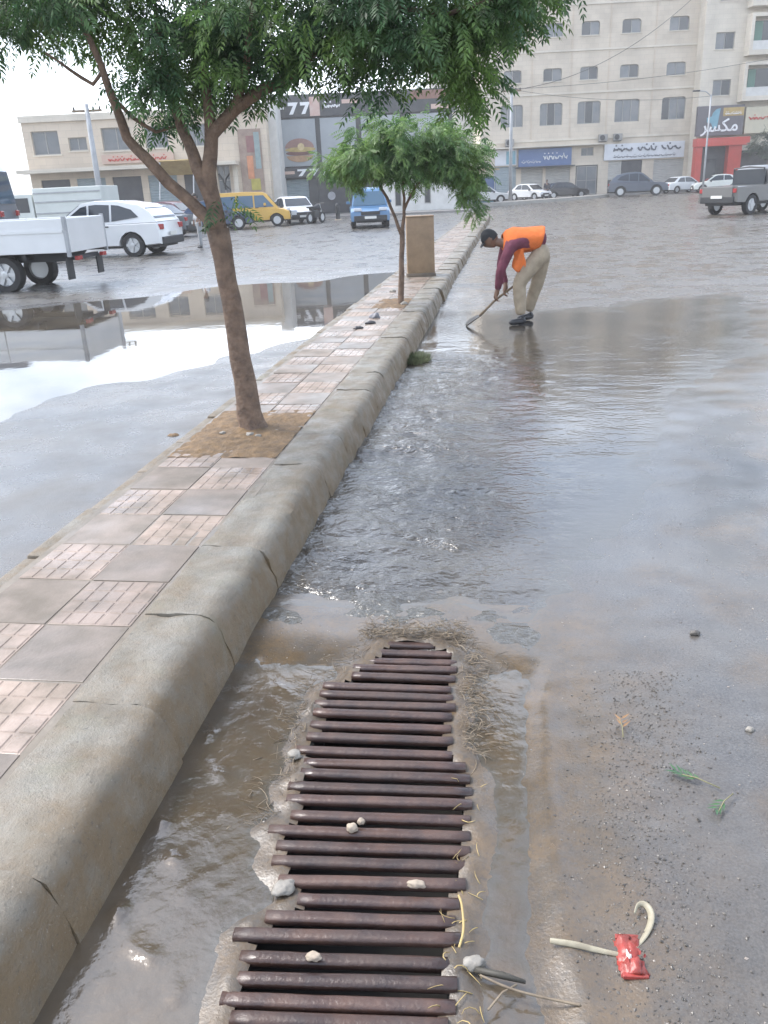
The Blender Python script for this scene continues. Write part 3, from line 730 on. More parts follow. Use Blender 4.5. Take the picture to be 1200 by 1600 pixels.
stick('plastic_loop', [(.285, 1.43, .02), (.325, 1.47, .03), (.345, 1.515, .04), (.335, 1.545, .045), (.315, 1.545, .045), (.305, 1.52, .04)], [.008, .010, .010, .008, .006, .004], pl, 'pale curled plastic loop above the red wrapper', 'strip', 8, .4)
stick('straw_stalk', [(.30, 1.40, .015), (.34, 1.39, .014), (.375, 1.375, .013)], .003, M['straw'], 'thin stalk poking out below the red wrapper', 'straw stalk')
# red wrapper
wr = thing('wrapper', 'crumpled red wrapper with a white spot on the silt', 'wrapper', (.285, 1.415, .012), .05)
n = 10; vs_ = []; fs_ = []
for j in range(n+1):
    for i in range(n+1):
        x = (i/n-.5)*.062; y = (j/n-.5)*.098
        x += .006*nz3(i*.9, j*.9, 3)
        vs_.append((x, y, .018+.016*nz3(i*.6, j*.6, 1)+.012*nz3(i*1.5, j*1.5, 2)-.02*((i/n-.5)**2*4)))
for j in range(n):
    for i in range(n): a = j*(n+1)+i; fs_.append((a, a+1, a+n+2, a+n+1))
body = MB().add(vs_, fs_)
o = body.build('foil', MAT('red foil', (.34, .05, .04), (.20, .04, .03), rough=.35, scale=20, bump=.003), wr, smooth='all')
sm = o.modifiers.new('thick', 'SOLIDIFY'); sm.thickness = .006
MB().add([((i/n-.5)*.062*.42+.002*nz3(i, j), (j/n-.5)*.05+.008, .0235+.012*nz3(i*.42+2.9, j*.5+2.6, 1)) for j in range(5) for i in range(5)],
         [(j*5+i, j*5+i+1, (j+1)*5+i+1, (j+1)*5+i) for j in range(4) for i in range(4)]).build('white_spot', MAT('white print', (.62, .58, .56), rough=.35), wr, smooth='all')
for sgn in (-1, 1):
    MB().box(-.028, .028, sgn*.050-.006, sgn*.050+.006, .006, .016, bev=.002).build('crimped_end', MATS['red foil'], wr)
# leafy sprigs
def leaf_faces(mb, p, d, nrm, L, W):
    """one pointed leaflet of four faces"""
    s = d.cross(nrm).normalized(); a = p+d*L*.35+s*W*.5; b = p+d*L*.35-s*W*.5; m1 = p+d*L*.4-nrm*W*.12; t = p+d*L-nrm*W*.25
    mb.add([p, a, m1, b, t], [(0, 1, 2), (0, 2, 3), (1, 4, 2), (2, 4, 3)])
def sprig(loc, ang, n, L, label, mat):
    t_ = thing('leaf_sprig', label, 'leaf sprig', loc, ang)
    MB().tube([(0, 0, .006), (L*.5, .006, .012), (L, .02, .008)], [.002, .0016, .001], seg=5).build('stem', MAT('sprig stem', (.22, .2, .1), rough=.6), t_, smooth='all')
    for i in range(n):
        f = .45+.55*i/n; sg = 1 if i % 2 else -1
        mb = MB(); d = Vector((math.cos(.6*sg), math.sin(.6*sg), random.uniform(-.05, .25))).normalized()
        leaf_faces(mb, Vector((L*f, .012*f, .010)), d, Vector((0, 0, 1)), random.uniform(.03, .045), .009); mb.build('leaf', mat, t_)
lf = MAT('fresh leaf', (.03, .085, .035), (.05, .11, .04), rough=.4, scale=20)
sprig((.60, 1.99, .028), 2.55, 9, .13, 'green leafy sprig on the wet road, the farther of two', lf)
sprig((.63, 1.97, .028), 3.9, 6, .10, 'green leafy sprig on the wet road, the nearer of two', lf)
sprig((.36, 2.20, .03), 1.4, 5, .10, 'withered orange brown sprig lying on the gravel', MAT('withered leaf', (.28, .15, .06), (.2, .11, .05), rough=.6, scale=20))
# weed clump at the kerb
def tuft(name, x, y, z, n, h, spread, label, mat):
    t_ = thing(name, label, 'weeds', (x, y, z)); mb = MB()
    for _ in range(n):
        a = random.uniform(0, 6.28); r = random.uniform(0, spread); l = h*random.uniform(.5, 1.1)
        b = Vector((math.cos(a)*r*.5, math.sin(a)*r, 0)); d = Vector((math.cos(a)*.7, math.sin(a)*.7, random.uniform(.4, 1.2))).normalized()
        leaf_faces(mb, b, d, d.orthogonal(), l, l*.25)
    mb.build('leaves', mat, t_)
    return t_
tuft('weed_clump', -.95, 8.35, .0, 900, .075, .26, 'low green weed clump growing at the kerb foot in the water', leaf_mat('weed leaves', (.09, .115, .06), (.14, .155, .09), .4))

# ------------------------------------------------------------------ trees
def compound_leaf(mb, p, d, L, n, lw):
    d = d.normalized(); side = d.cross(Vector((0, 0, 1)))
    side = side.normalized() if side.length > .05 else Vector((1, 0, 0))
    nrm = side.cross(d).normalized(); roll = random.gauss(0, .5)
    side, nrm = side*math.cos(roll)+nrm*math.sin(roll), nrm*math.cos(roll)-side*math.sin(roll)
    pos = p.copy(); dd = d.copy(); step = L/n
    for i in range(n):
        pos = pos+dd*step; dd = (dd+Vector((0, 0, -.11))).normalized()
        ll = lw*(1.0-.35*abs(i/n-.45)*2)
        for sg in (-1, 1):
            ld = (dd*.55+side*sg*.85+Vector((0, 0, -.18))).normalized()
            s = ld.cross(nrm); w = ll*.16
            a = pos+ld*ll*.45+s*w; b = pos+ld*ll*.45-s*w; t = pos+ld*ll+Vector((0, 0, -ll*.12))
            o = len(mb.v); mb.v += [tuple(pos), tuple(a), tuple(t), tuple(b)]; mb.f.append((o, o+1, o+2, o+3))
    ld = dd; s = ld.cross(nrm); w = lw*.16; o = len(mb.v)
    mb.v += [tuple(pos), tuple(pos+ld*lw*.45+s*w), tuple(pos+ld*lw), tuple(pos+ld*lw*.45-s*w)]; mb.f.append((o, o+1, o+2, o+3))
def crown(blobs, total, L, lw, n, clump=14):
    """blobs: centre, radii, weight; leaves gathered in sprays around twig ends"""
    mb = MB(); W = sum(b[2] for b in blobs)
    for c, r, w in blobs:
        ns = int(total*w/W/clump)
        for _ in range(ns):
            q = Vector((random.gauss(0, 1), random.gauss(0, 1), random.gauss(0, 1))).normalized()*random.random()**.42
            ctr = Vector((c[0]+q.x*r[0], c[1]+q.y*r[1], c[2]+q.z*r[2]))
            outd = Vector((q.x, q.y, q.z*.5-.1)); az = random.uniform(0, 6.28)
            for _ in range(clump):
                d = Vector((random.gauss(0, .7), random.gauss(0, .7), random.gauss(-.25, .4)))+outd*.8
                compound_leaf(mb, ctr+Vector((random.gauss(0, .05), random.gauss(0, .05), random.gauss(0, .04))), d, L*random.uniform(.6, 1.15), n, lw*random.uniform(.8, 1.2))
    return mb
def limb(path, radii, seg, v0):
    pts = []
    for i, p in enumerate(path):
        v = p[2] if len(p) > 2 else v0
        pts.append(hd(p[0], v, p[1]))
    # smooth by midpoint subdivision
    P, Rr = [pts[0]], [radii[0]]
    for i in range(len(pts)-1):
        P += [pts[i].lerp(pts[i+1], .5)+Vector((nz3(i, 1, v0)*.012, nz3(i, 2, v0)*.012, 0)), pts[i+1]]; Rr += [(radii[i]+radii[i+1])/2, radii[i+1]]
    return P, Rr
V0 = 5.36
base = hd(-.85, V0, .19)
tree = thing('street_tree', 'leaning street tree with forked brown trunk in the median, nearest the camera', 'tree', base)
def limb_obj(tree_, base_, path, radii, name='branch', seg=10, v0=V0, wob=.12):
    P, Rr = limb(path, radii, seg, v0)
    return MB().tube([p-base_ for p in P], Rr, seg=seg, wob=wob).build(name, M['bark'], tree_, smooth='all')
limb_obj(tree, base, [(-.845, .15), (-.85, .23), (-.862, .38), (-.885, .66), (-.90, 1.03), (-.92, 1.28), (-.935, 1.46)], [.118, .09, .076, .067, .063, .065, .072], 'trunk', 14)
limb_obj(tree, base, [(-.93, 1.36), (-.99, 1.53), (-1.07, 1.61), (-1.2, 1.735), (-1.32, 1.885), (-1.41, 1.99), (-1.43, 2.15, 5.3), (-1.45, 2.28, 5.25), (-1.48, 2.44, 5.2), (-1.6, 2.85, 5.1)], [.052, .043, .038, .036, .033, .030, .025, .021, .018, .011])
limb_obj(tree, base, [(-.93, 1.40), (-.945, 1.6), (-.955, 1.78), (-.91, 1.99), (-.77, 2.11), (-.59, 2.21), (-.47, 2.25), (-.16, 2.45, 5.25), (.3, 2.66, 5.1)], [.062, .052, .047, .042, .037, .033, .030, .024, .013])
limb_obj(tree, base, [(-.95, 1.60), (-.99, 1.73), (-1.04, 1.89, 5.4), (-1.10, 2.03, 5.45), (-1.16, 2.3, 5.5), (-1.2, 2.7, 5.6)], [.045, .042, .037, .032, .024, .012])
limb_obj(tree, base, [(-.92, 1.95), (-.92, 2.15, 5.4), (-.93, 2.4, 5.5), (-.88, 2.9, 5.6)], [.038, .03, .024, .014])
limb_obj(tree, base, [(-.78, 2.1), (-.72, 2.2), (-.66, 2.32, 5.3), (-.6, 2.6, 5.2), (-.5, 2.9, 5.1)], [.03, .027, .023, .018, .012])
limb_obj(tree, base, [(-1.44, 2.2, 5.28), (-1.36, 2.1), (-1.25, 2.02, 5.42), (-1.15, 2.05, 5.5)], [.012, .012, .01, .006], seg=6)
limb_obj(tree, base, [(-1.46, 2.33, 5.24), (-1.56, 2.28), (-1.68, 2.36), (-1.8, 2.45)], [.012, .012, .010, .006], seg=6)
limb_obj(tree, base, [(.1, 2.58, 5.18), (.45, 2.5, 5.1), (.7, 2.55, 5.05), (.95, 2.6, 5.0)], [.014, .013, .01, .006], seg=6)
def B(u, v, z, r, w):
    p = hd(u, v, z)-base; return (p, r, w)
blobs = [B(-2.05, 5.5, 2.78, (.55, .5, .27), 8), B(-1.62, 5.4, 2.74, (.4, .5, .28), 6), B(-1.20, 5.5, 2.48, (.30, .45, .40), 8), B(-.86, 5.5, 2.42, (.27, .4, .30), 5), B(-.9, 5.9, 2.85, (.5, .5, .35), 6),
         B(-.5, 5.3, 2.55, (.36, .5, .25), 6), B(-.12, 5.3, 2.48, (.33, .45, .25), 6), B(.22, 5.2, 2.45, (.33, .45, .26), 7), B(.55, 5.2, 2.50, (.30, .4, .27), 6), B(.60, 5.2, 2.16, (.10, .15, .14), 1.1),
         B(.80, 5.2, 2.62, (.22, .4, .2), 3.4), B(1.0, 5.25, 2.79, (.2, .4, .16), 2.2), B(.1, 5.6, 2.9, (.8, .6, .35), 9), B(-.6, 5.2, 3.2, (1.3, 1.0, .45), 7), B(-1.6, 5.4, 3.15, (.9, .8, .35), 5), B(.5, 5.0, 3.2, (.8, .8, .4), 5),
         B(-.85, 5.32, 1.57, (.05, .05, .09), .25)]
cm = crown(blobs, 7000, .18, .052, 6)
cm.build('crown', M['leaf'], tree, fix=False)

V1 = 11.34; base1 = hd(.36, V1, .19)
tree1 = thing('young_tree', 'young street tree with a rounded light green crown before the tan block', 'tree', base1)
limb_obj(tree1, base1, [(.357, .15), (.36, .24), (.385, .6), (.39, .81), (.41, 1.12)], [.06, .042, .036, .033, .034], 'trunk', 10, V1)
limb_obj(tree1, base1, [(.405, 1.05), (.32, 1.3), (.23, 1.53), (.12, 1.72), (-.2, 2.0, 11.2)], [.024, .021, .019, .016, .008], 'branch', 7, V1)
limb_obj(tree1, base1, [(.41, 1.1), (.44, 1.3), (.45, 1.52), (.42, 1.8), (.4, 2.3)], [.026, .022, .019, .015, .008], 'branch', 7, V1)
limb_obj(tree1, base1, [(.445, 1.38), (.52, 1.52), (.61, 1.66), (.73, 1.77), (1.1, 2.0, 11.4)], [.019, .017, .015, .013, .007], 'branch', 7, V1)
def B1(u, v, z, r, w): return (hd(u, v, z)-base1, r, w)
blobs1 = [B1(-.25, 11.3, 1.98, (.36, .5, .22), 7), B1(.15, 11.3, 2.12, (.45, .6, .30), 9), B1(.6, 11.3, 2.16, (.45, .6, .30), 9), B1(1.05, 11.3, 2.02, (.42, .5, .28), 8), B1(1.28, 11.3, 1.72, (.2, .3, .26), 3.2), B1(.55, 11.3, 1.88, (.45, .4, .14), 3), B1(1.3, 11.3, 1.42, (.10, .14, .1), .5)]
crown(blobs1, 3600, .18, .06, 6).build('crown', M['leaf2'], tree1, fix=False)

# ------------------------------------------------------------------ tan block on the median
bl = thing('block', 'tan upright stone block standing on the median behind the young tree', 'stone block', hd(.84, 14.95, .18), YAW)
sb = MAT('tan block stone', (.27, .185, .11), (.20, .135, .08), rough=.6, scale=5, bump=.006, bscale=40)
MB().box(-.235, .235, -.17, .17, 0.06, .985, bev=.012).build('shaft', sb, bl, smooth=True)
MB().box(-.25, .25, -.19, .19, 0, .075, bev=.01).build('plinth', MAT('block plinth', (.15, .115, .08), (.1, .08, .06), rough=.6, scale=7), bl, smooth=True)
MB().box(-.238, .238, -.175, .175, .985, 1.01, bev=.006).build('cap', sb, bl, smooth=True)

# ------------------------------------------------------------------ buildings
def lbox(name, mat, root, x0, x1, y0, y1, z0, z1, bev=0): return MB().box(x0, x1, y0, y1, z0, z1, bev).build(name, mat, root)
def facade(root, W, H, holes, mat, depth=9.0, rev=.22, z0=0.0, parapet=.0, chamfer=0.0, name='wall'):
    """front wall in the plane y=0 with real openings; holes: (x0,x1,z0,z1[,round])"""
    xs = sorted(set([0, W]+[h[0] for h in holes]+[h[1] for h in holes])); zs = sorted(set([z0, H]+[h[2] for h in holes]+[h[3] for h in holes]))
    mb = MB()
    for i in range(len(xs)-1):
        for j in range(len(zs)-1):
            cx, cz = (xs[i]+xs[i+1])/2, (zs[j]+zs[j+1])/2
            if any(h[0] < cx < h[1] and h[2] < cz < h[3] for h in holes): continue
            mb.add([(xs[i], 0, zs[j]), (xs[i+1], 0, zs[j]), (xs[i+1], 0, zs[j+1]), (xs[i], 0, zs[j+1])], [(0, 1, 2, 3)])
    for h in holes:
        a, b, c, d = h[:4]
        mb.add([(a, 0, c), (b, 0, c), (b, 0, d), (a, 0, d), (a, rev, c), (b, rev, c), (b, rev, d), (a, rev, d)], [(0, 4, 5, 1), (1, 5, 6, 2), (2, 6, 7, 3), (3, 7, 4, 0)])
        if chamfer and len(h) > 4:
            q = chamfer
            for sx, ex in ((a, 1), (b, -1)):
                mb.add([(sx, .001, d), (sx, .001, d-q), (sx+ex*q*.3, .001, d-q*.35), (sx+ex*q, .001, d), (sx, rev, d), (sx, rev, d-q), (sx+ex*q*.3, rev, d-q*.35), (sx+ex*q, rev, d)], [(0, 1, 2, 3), (1, 5, 6, 2), (2, 6, 7, 3)])
    mb.add([(0, 0, z0), (0, depth, z0), (0, depth, H), (0, 0, H)], [(0, 1, 2, 3)]).add([(W, 0, z0), (W, depth, z0), (W, depth, H), (W, 0, H)], [(3, 2, 1, 0)])
    mb.add([(0, depth, z0), (W, depth, z0), (W, depth, H), (0, depth, H)], [(0, 1, 2, 3)]).add([(0, 0, H), (W, 0, H), (W, depth, H), (0, depth, H)], [(0, 1, 2, 3)])
    return mb.build(name, mat, root, fix=False)
def window(root, x0, x1, z0, z1, y=.16, cols=2, rows=1, glass='glass', frame='frame', sill=True, dark_col=None):
    f = MB(); t = .06
    f.box(x0, x0+t, y, y+.05, z0, z1).box(x1-t, x1, y, y+.05, z0, z1).box(x0+t, x1-t, y, y+.05, z1-t, z1).box(x0+t, x1-t, y, y+.05, z0, z0+t)
    for i in range(1, cols):
        x = x0+(x1-x0)*i/cols; f.box(x-.03, x+.03, y+.003, y+.047, z0+t, z1-t)
    for j in range(1, rows):
        z = z0+(z1-z0)*j/rows; f.box(x0+t, x1-t, y+.006, y+.044, z-.025, z+.025)
    o = f.build('window', M[frame], root)
    for i in range(cols):
        a, b = x0+(x1-x0)*i/cols+.035, x0+(x1-x0)*(i+1)/cols-.035
        p = MB().add([(a, y+.03, z0+t*.6), (b, y+.03, z0+t*.6), (b, y+.03, z1-t*.6), (a, y+.03, z1-t*.6)], [(0, 1, 2, 3)]).build('pane', M['glass_dark'] if dark_col == i else M[glass], o, fix=False)
    if sill: MB().box(x0-.08, x1+.08, -.07, y-.003, z0-.09, z0-.003).build('sill', M['stone2'], o)
    return o
def shutter(root, x0, x1, z0, z1, y=.12, mat='shutter', name='roller_shutter'):
    mb = MB(); n = int((z1-z0)/.16)
    prof = []
    for i in range(n):
        a = z0+(z1-z0)*i/n; b = z0+(z1-z0)*(i+1)/n
        prof += [(a, 0.0), (a+(b-a)*.5, -.03), (b-.01, -.004)]
    prof.append((z1, 0))
    vs_ = [(x0, y+q, z) for z, q in prof]+[(x1, y+q, z) for z, q in prof]; m_ = len(prof)
    mb.add(vs_, [(i, m_+i, m_+i+1, i+1) for i in range(m_-1)])
    return mb.build(name, M[mat], root, fix=False)
def scribble(root, x0, x1, z0, z1, y, mat, seed, n, r=.05, name='lettering'):
    """flowing unreadable script as the photo shows it: joined strokes with loops and dots"""
    rg = random.Random(seed); mb = MB(); h = z1-z0
    ws = [rg.uniform(.6, 1.4) for _ in range(n)]; tot = sum(ws); x = x0
    for w in ws:
        wl = (x1-x0)*w/tot; pts = []
        for k_ in range(9):
            t = k_/8; pts.append((x+wl*.88*t, y, z0+h*(.35+.25*math.sin(t*rg.uniform(5, 9)+rg.random()*2))))
        pts[0] = (pts[0][0], y, z0+h*rg.uniform(.1, .9)); mb.tube(pts, r, seg=5, flat=1)
        if rg.random() < .6: mb.box(x+wl*.4-r, x+wl*.4+r, y-.02, y+.02, z0+h*.85, z0+h*.85+2*r)
        x += wl
    return mb.build(name, M[mat], root, fix=False)
def text(root, s, x, z, size, y, mat, name='lettering', bold=.0):
    cu = bpy.data.curves.new(name, 'FONT'); cu.body = s; cu.size = size; cu.extrude = .03; cu.offset = bold; cu.align_x = 'CENTER'; cu.align_y = 'CENTER'
    tmp = bpy.data.objects.new('tmp', cu); COL.objects.link(tmp); bpy.context.view_layer.update()
    me = bpy.data.meshes.new_from_object(tmp.evaluated_get(bpy.context.evaluated_depsgraph_get())); bpy.data.objects.remove(tmp)
    me.materials.clear(); me.materials.append(M[mat])
    o = link(name, me, root, (x, y, z)); o.rotation_euler = (math.pi/2, 0, 0); return o
def ac_unit(label, loc):
    a = thing('air_conditioner', label, 'air conditioner', loc, YAW)
    lbox('casing', MAT('aged casing', (.30, .29, .27), (.22, .21, .2), rough=.6, scale=4), a, -.42, .42, -.40, -.02, 0, .62, .02)
    MB().lathe([(.24, -.43), (.25, -.40)], 'y', (-.1, 0, .31), 16).build('fan_grille', M['trim'], a)
    lbox('bracket', M['trim'], a, -.35, .35, -.38, 0.02, -.06, -.003)
def building(name, label, u, v, yaw=YAW): return thing(name, label, 'building', hd(u, v), yaw)

# pale wall building behind, then the tall cream block
bk = building('apartment_building', 'plain white walled building seen in the gap beside the tall cream block', 7.2, 100)
facade(bk, 7.0, 15.5, [(1.6, 2.7, 5, 6.6), (1.6, 2.7, 9, 10.6), (4.6, 5.7, 5, 6.6)], M['white_wall'], 8)
for x, z in ((1.6, 5), (1.6, 9), (4.6, 5)): window(bk, x, x+1.1, z, z+1.6)
U0, D0 = 11.3, 89.5
tall = building('apartment_building', 'tall cream stone apartment block with rows of windows above the shops', U0, D0, YAW-rad(2.5))
sc_ = D0/88
cols3 = [(13.03, 15.19), (16.8, 18.96), (20.4, 22.6), (23.95, 26.3), (28.4, 30.65)]
cols2 = [(13.3, 15.0), (17.05, 18.8), (20.5, 22.2), (24.25, 26.0), (28.6, 30.4)]
lx = lambda u: u*sc_-U0
holes = [(lx(a), lx(b), 6.55*sc_, 8.5*sc_, 1) for a, b in cols3]+[(lx(a), lx(b), 10.35*sc_, 11.45*sc_, 1) for a, b in cols2]+[(lx(a), lx(b), 14.05*sc_, 15.2*sc_, 1) for a, b in cols2]+[(lx(a), lx(b), 17.8*sc_, 18.9*sc_, 1) for a, b in cols2]
wins = list(holes)
shopholes = [(lx(15.1), lx(17.2), .15, 2.95), (lx(17.5), lx(19.9), .15, 2.95), (lx(20.45), lx(22.6), .15, 2.9), (lx(20.9), lx(22.1), 3.75, 4.5), (lx(23.6), lx(26.9), .15, 3.15), (lx(28.0), lx(30.9), .15, 3.1), (lx(12.4), lx(14.6), .15, 3.1)]
facade(tall, lx(31.7), 22.0, holes+shopholes, M['stone'], 12, chamfer=.24)
rg = random.Random(3)
for i, h in enumerate(wins):
    window(tall, *h[:4], cols=2 if i > 4 else 3, glass='glass', sill=i > 4, dark_col=rg.choice([None, 0, 1]))
for z in (5.25, 9.35, 13.0, 16.8): MB().box(-.05, lx(31.75), -.09, -.003, z, z+.16).build('string_course', M['stone2'], tall)
for u in (16.0, 19.7, 23.2, 27.4): MB().box(lx(u)-.06, lx(u)+.06, -.05, -.003, 5.5, 22).build('downpipe', M['stone3'], tall)
MB().box(-.2, lx(31.9), -.35, 0-.003, 21.6, 22.3).build('cornice', M['stone2'], tall)
for h in shopholes[:2]: shutter(tall, *h[:4])
shutter(tall, *shopholes[5][:4]); shutter(tall, *shopholes[6][:4], mat='shutter_blue')
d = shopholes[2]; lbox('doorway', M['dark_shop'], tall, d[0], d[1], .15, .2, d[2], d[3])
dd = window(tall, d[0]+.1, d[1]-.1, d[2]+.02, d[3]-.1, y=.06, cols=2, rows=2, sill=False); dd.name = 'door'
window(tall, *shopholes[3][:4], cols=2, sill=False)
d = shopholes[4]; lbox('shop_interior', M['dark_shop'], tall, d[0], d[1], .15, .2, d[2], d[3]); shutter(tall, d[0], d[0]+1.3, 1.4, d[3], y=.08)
MB().box(lx(12.2), lx(23), -.9, -.003, 4.72, 4.84).build('canopy', M['stone2'], tall)
s = MB().box(lx(14.8), lx(19.95), -.22, -.006, 3.0, 4.62, .02).build('shop_sign', M['blue_sign'], tall); s['label'] = 'blue shop sign with pale script'
scribble(s, lx(17.2), lx(19.6), 3.5, 4.2, -.25, 'letter', 5, 6, .05); scribble(s, lx(15.1), lx(17.0), 3.3, 3.6, -.25, 'letter', 6, 5, .03)
s = MB().box(lx(12.5), lx(14.6), -.2, -.006, 3.2, 4.65, .02).build('shop_sign', M['sign_white'], tall)
MB().box(lx(13.6), lx(14.5), -.24, -.203, 3.3, 4.5).build('sign_panel', M['teal'], s)
MB().box(lx(14.5), lx(20.2), -1.0, -.01, 2.86, 2.97).build('awning', M['trim'], tall)
s = MB().box(lx(23.1), lx(30.8), -.24, -.006, 3.22, 4.7, .02).build('shop_sign', M['sign_white'], tall); s['label'] = 'long white shop sign with dark script'
for q in range(3): scribble(s, lx(24+q*2.3), lx(25.9+q*2.3), 3.95, 4.55, -.27, 'letter_dark', 11+q, 3, .075)
scribble(s, lx(24), lx(30), 3.4, 3.65, -.27, 'letter_dark', 21, 16, .03)
def on_tall(u, z): 
    p = tall.matrix_basis @ Vector((lx(u), -.01, z)); return p
bpy.context.view_layer.update()
rot = Matrix.Rotation(YAW-rad(2.5), 4, 'Z')
def tallp(u, z): return hd(U0, D0)+(rot @ Vector((lx(u), -.012, z)))
ac_unit('grey air conditioner on the cream wall above the blue shop sign', tallp(13.9, 4.86)+Vector((0, 0, .1)))
ac_unit('grey air conditioner on the cream wall between the two shop signs', tallp(22.9, 5.0))
ac_unit('grey air conditioner on the cream wall above the white shop sign', tallp(24.3, 5.0))
# apartment block at the far right
U1, D1 = 31.8, 87.0
fr = building('apartment_building', 'pale apartment block with recessed balconies above the red shop', U1, D1)
q = D1/84; fx = lambda u: u*q-U1
hs = [(fx(31.4)+.4, fx(33.1)+.4, 11.9*q, 13.25*q), (fx(31.5)+.4, fx(33.15)+.4, 8.15*q, 9.45*q), (fx(31.5)+.4, fx(33.15)+.4, 15.7*q, 17*q)]
bal = [(fx(34.7), fx(38.2), 11.6*q, 14.2*q), (fx(34.5), fx(38.2), 7.9*q, 10.4*q), (fx(34.6), fx(38.2), 15.4*q, 18*q)]
facade(fr, 12.0, 21.0, [h for h in hs], M['stone2'], 10, z0=0)
for h in hs: window(fr, *h, cols=2, dark_col=1)
for i, h in enumerate(bal):
    mb = MB(); a, b, c, e = h                     # bay projecting with its own recess
    mb.box(a-.3, a, -1.2, -.003, c-.4, e+.3).box(b, b+.3, -1.2, -.003, c-.4, e+.3).box(a, b, -1.2, -.003, e, e+.3).box(a, b, -1.2, -.003, c-.4, c)
    o = mb.build('balcony', M['stone2'], fr)
    MB().box(a+.003, b-.003, -1.15, -1.05, c+.003, c+.75).build('parapet', M['white_wall'], o)
    MB().box(a+.5, b-.6, -.08, -.01, c+.05, e-.2).build('balcony_door', M['glass_dark'], o)
    MB().box(a+.5, a+1.2, -.12, -.085, c+.05, e-.25).build('shutter', MAT('green shutter', (.10, .22, .17), rough=.5), o)
s = MB().box(fx(30.35), fx(34.65), -1.0, -.62, 4.75*q, 7.25*q, .02).build('shop_sign', MAT('charcoal sign', (.085, .075, .085), (.11, .1, .11), rough=.4, scale=1), fr); s['label'] = 'charcoal sign with white script'
text(s, '\ufeae\ufeb4\ufedc\ufee3', fx(32.5), 5.55*q, 1.55, -1.04, 'letter', bold=.02)
mb = MB(); cx = fx(32.0)                           # teal figure above the script
mb.prism([(cx-.75, 6.1), (cx-.35, 6.0), (cx-.1, 5.5), (cx+.25, 5.6), (cx+.35, 6.6), (cx+.45, 7.3), (cx+.05, 7.2), (cx-.25, 6.9), (cx-.35, 6.6), (cx-.8, 6.5)], -1.03, -1.003).build('emblem', M['teal'], s)
MB().box(fx(32.7), fx(34.6), -1.03, -1.003, 6.35*q, 7.05*q).build('sign_panel', M['gold'], s)
scribble(s, fx(32.9), fx(34.4), 6.45*q, 6.7*q, -1.045, 'cream_letter' if 'cream_letter' in M else 'letter', 31, 7, .03)
MB().box(fx(30.3), fx(35.2), -1.6, -.5, 3.85*q, 4.55*q, .02).build('fascia', M['red'], fr)
MB().box(fx(33.4), fx(34.6), -1.4, -.45, .1, 3.84*q).build('pillar', M['red'], fr)
MB().box(fx(30.4), fx(30.95), -1.4, -.45, .1, 3.84*q).build('pillar', M['red'], fr)
MB().box(fx(30.96), fx(33.39), -.6, -.5, .1, 3.84*q).build('shop_front', M['dark_shop'], fr)
MB().box(fx(31.5), fx(32.6), -.66, -.603, .15, 2.9).build('door', M['glass_dark'], fr)
MB().box(fx(34.8), fx(39.8), -1.0, -.3, 4.8*q, 7.0*q, .02).build('shop_sign', MAT('cream sign', (.5, .45, .33), (.44, .4, .3), rough=.5, scale=2), fr)
scribble(fr, fx(35.1), fx(38.5), 5.9*q, 6.35*q, -1.03, 'red', 41, 8, .05)
MB().box(fx(34.8), fx(39.8), -2.2, -.3, 3.3, 3.5).build('awning', MAT('dark green awning', (.03, .07, .055), rough=.6), fr)
MB().box(fx(34.8), fx(39.8), -.42, -.32, .1, 3.28).build('shop_front', M['dark_shop'], fr)

# left two storey building
UL, DL = -22.2, 59.0
lb = building('shop_building', 'washed out cream two storey building with shops behind the white car', UL, DL)
ql = DL/58; gx = lambda u: u*ql-UL
lh = [(gx(-21.3), gx(-19.6), 4.55*ql, 5.93*ql), (gx(-19.0), gx(-17.85), 4.72*ql, 5.48*ql), (gx(-16.85), gx(-15.0), 4.62*ql, 5.95*ql), (gx(-14.1), gx(-12.65), 4.66*ql, 5.95*ql), (gx(-11.6), gx(-10.2), 4.66*ql, 5.95*ql)]
gh = [(gx(-21.2)+i*2.35, gx(-21.2)+i*2.35+1.9, .15, 3.1) for i in range(5)]+[(gx(-9.75), gx(-8.95), 1.7, 3.5)]
facade(lb, gx(-6.35), 6.85, lh+gh, M['stone3'], 10)
for h in lh: window(lb, *h, cols=2)
for i, h in enumerate(gh[:5]):
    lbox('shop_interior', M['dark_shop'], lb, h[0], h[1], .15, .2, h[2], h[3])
    if i in (1, 3): shutter(lb, *h[:4], y=.1, mat='shutter_blue')
w = window(lb, *gh[5], cols=2, rows=2)
MB().tube([(gx(-9.7), .1, 3.0), (gx(-9.45), .1, 2.6), (gx(-9.35), .1, 2.0)], .05, seg=5).tube([(gx(-9.0), .1, 3.0), (gx(-9.25), .1, 2.7), (gx(-9.35), .1, 2.3), (gx(-9.05), .1, 2.0)], .05, seg=5).build('grille', M['trim'], w, fix=False)
MB().box(-.3, gx(-8.3), -1.5, -.003, 3.5, 3.72).build('canopy', M['stone2'], lb)
MB().box(-.1, gx(-6.3), -.15, -.003, 6.55, 6.95).build('parapet', M['stone2'], lb)
s = MB().box(gx(-17), gx(-12.4), -.2, -.006, 3.9, 4.45).build('shop_sign', MAT('faded pink sign', (.5, .36, .28), (.44, .32, .26), rough=.6, scale=1.5), lb); scribble(s, gx(-16.6), gx(-12.8), 4.02, 4.32, -.22, 'red', 51, 12, .035)
MB().box(gx(-8.72), gx(-8.42), -.2, -.003, .1, 3.49).build('pillar', M['stone2'], lb)
s = MB().box(gx(-8.2), gx(-6.75), -.06, -.003, .6, 5.6).build('mural', MAT('mural ground', (.33, .25, .19), (.24, .17, .14), rough=.7, scale=2.2), lb); s['label'] = 'painted mural panel with orange and yellow patches'
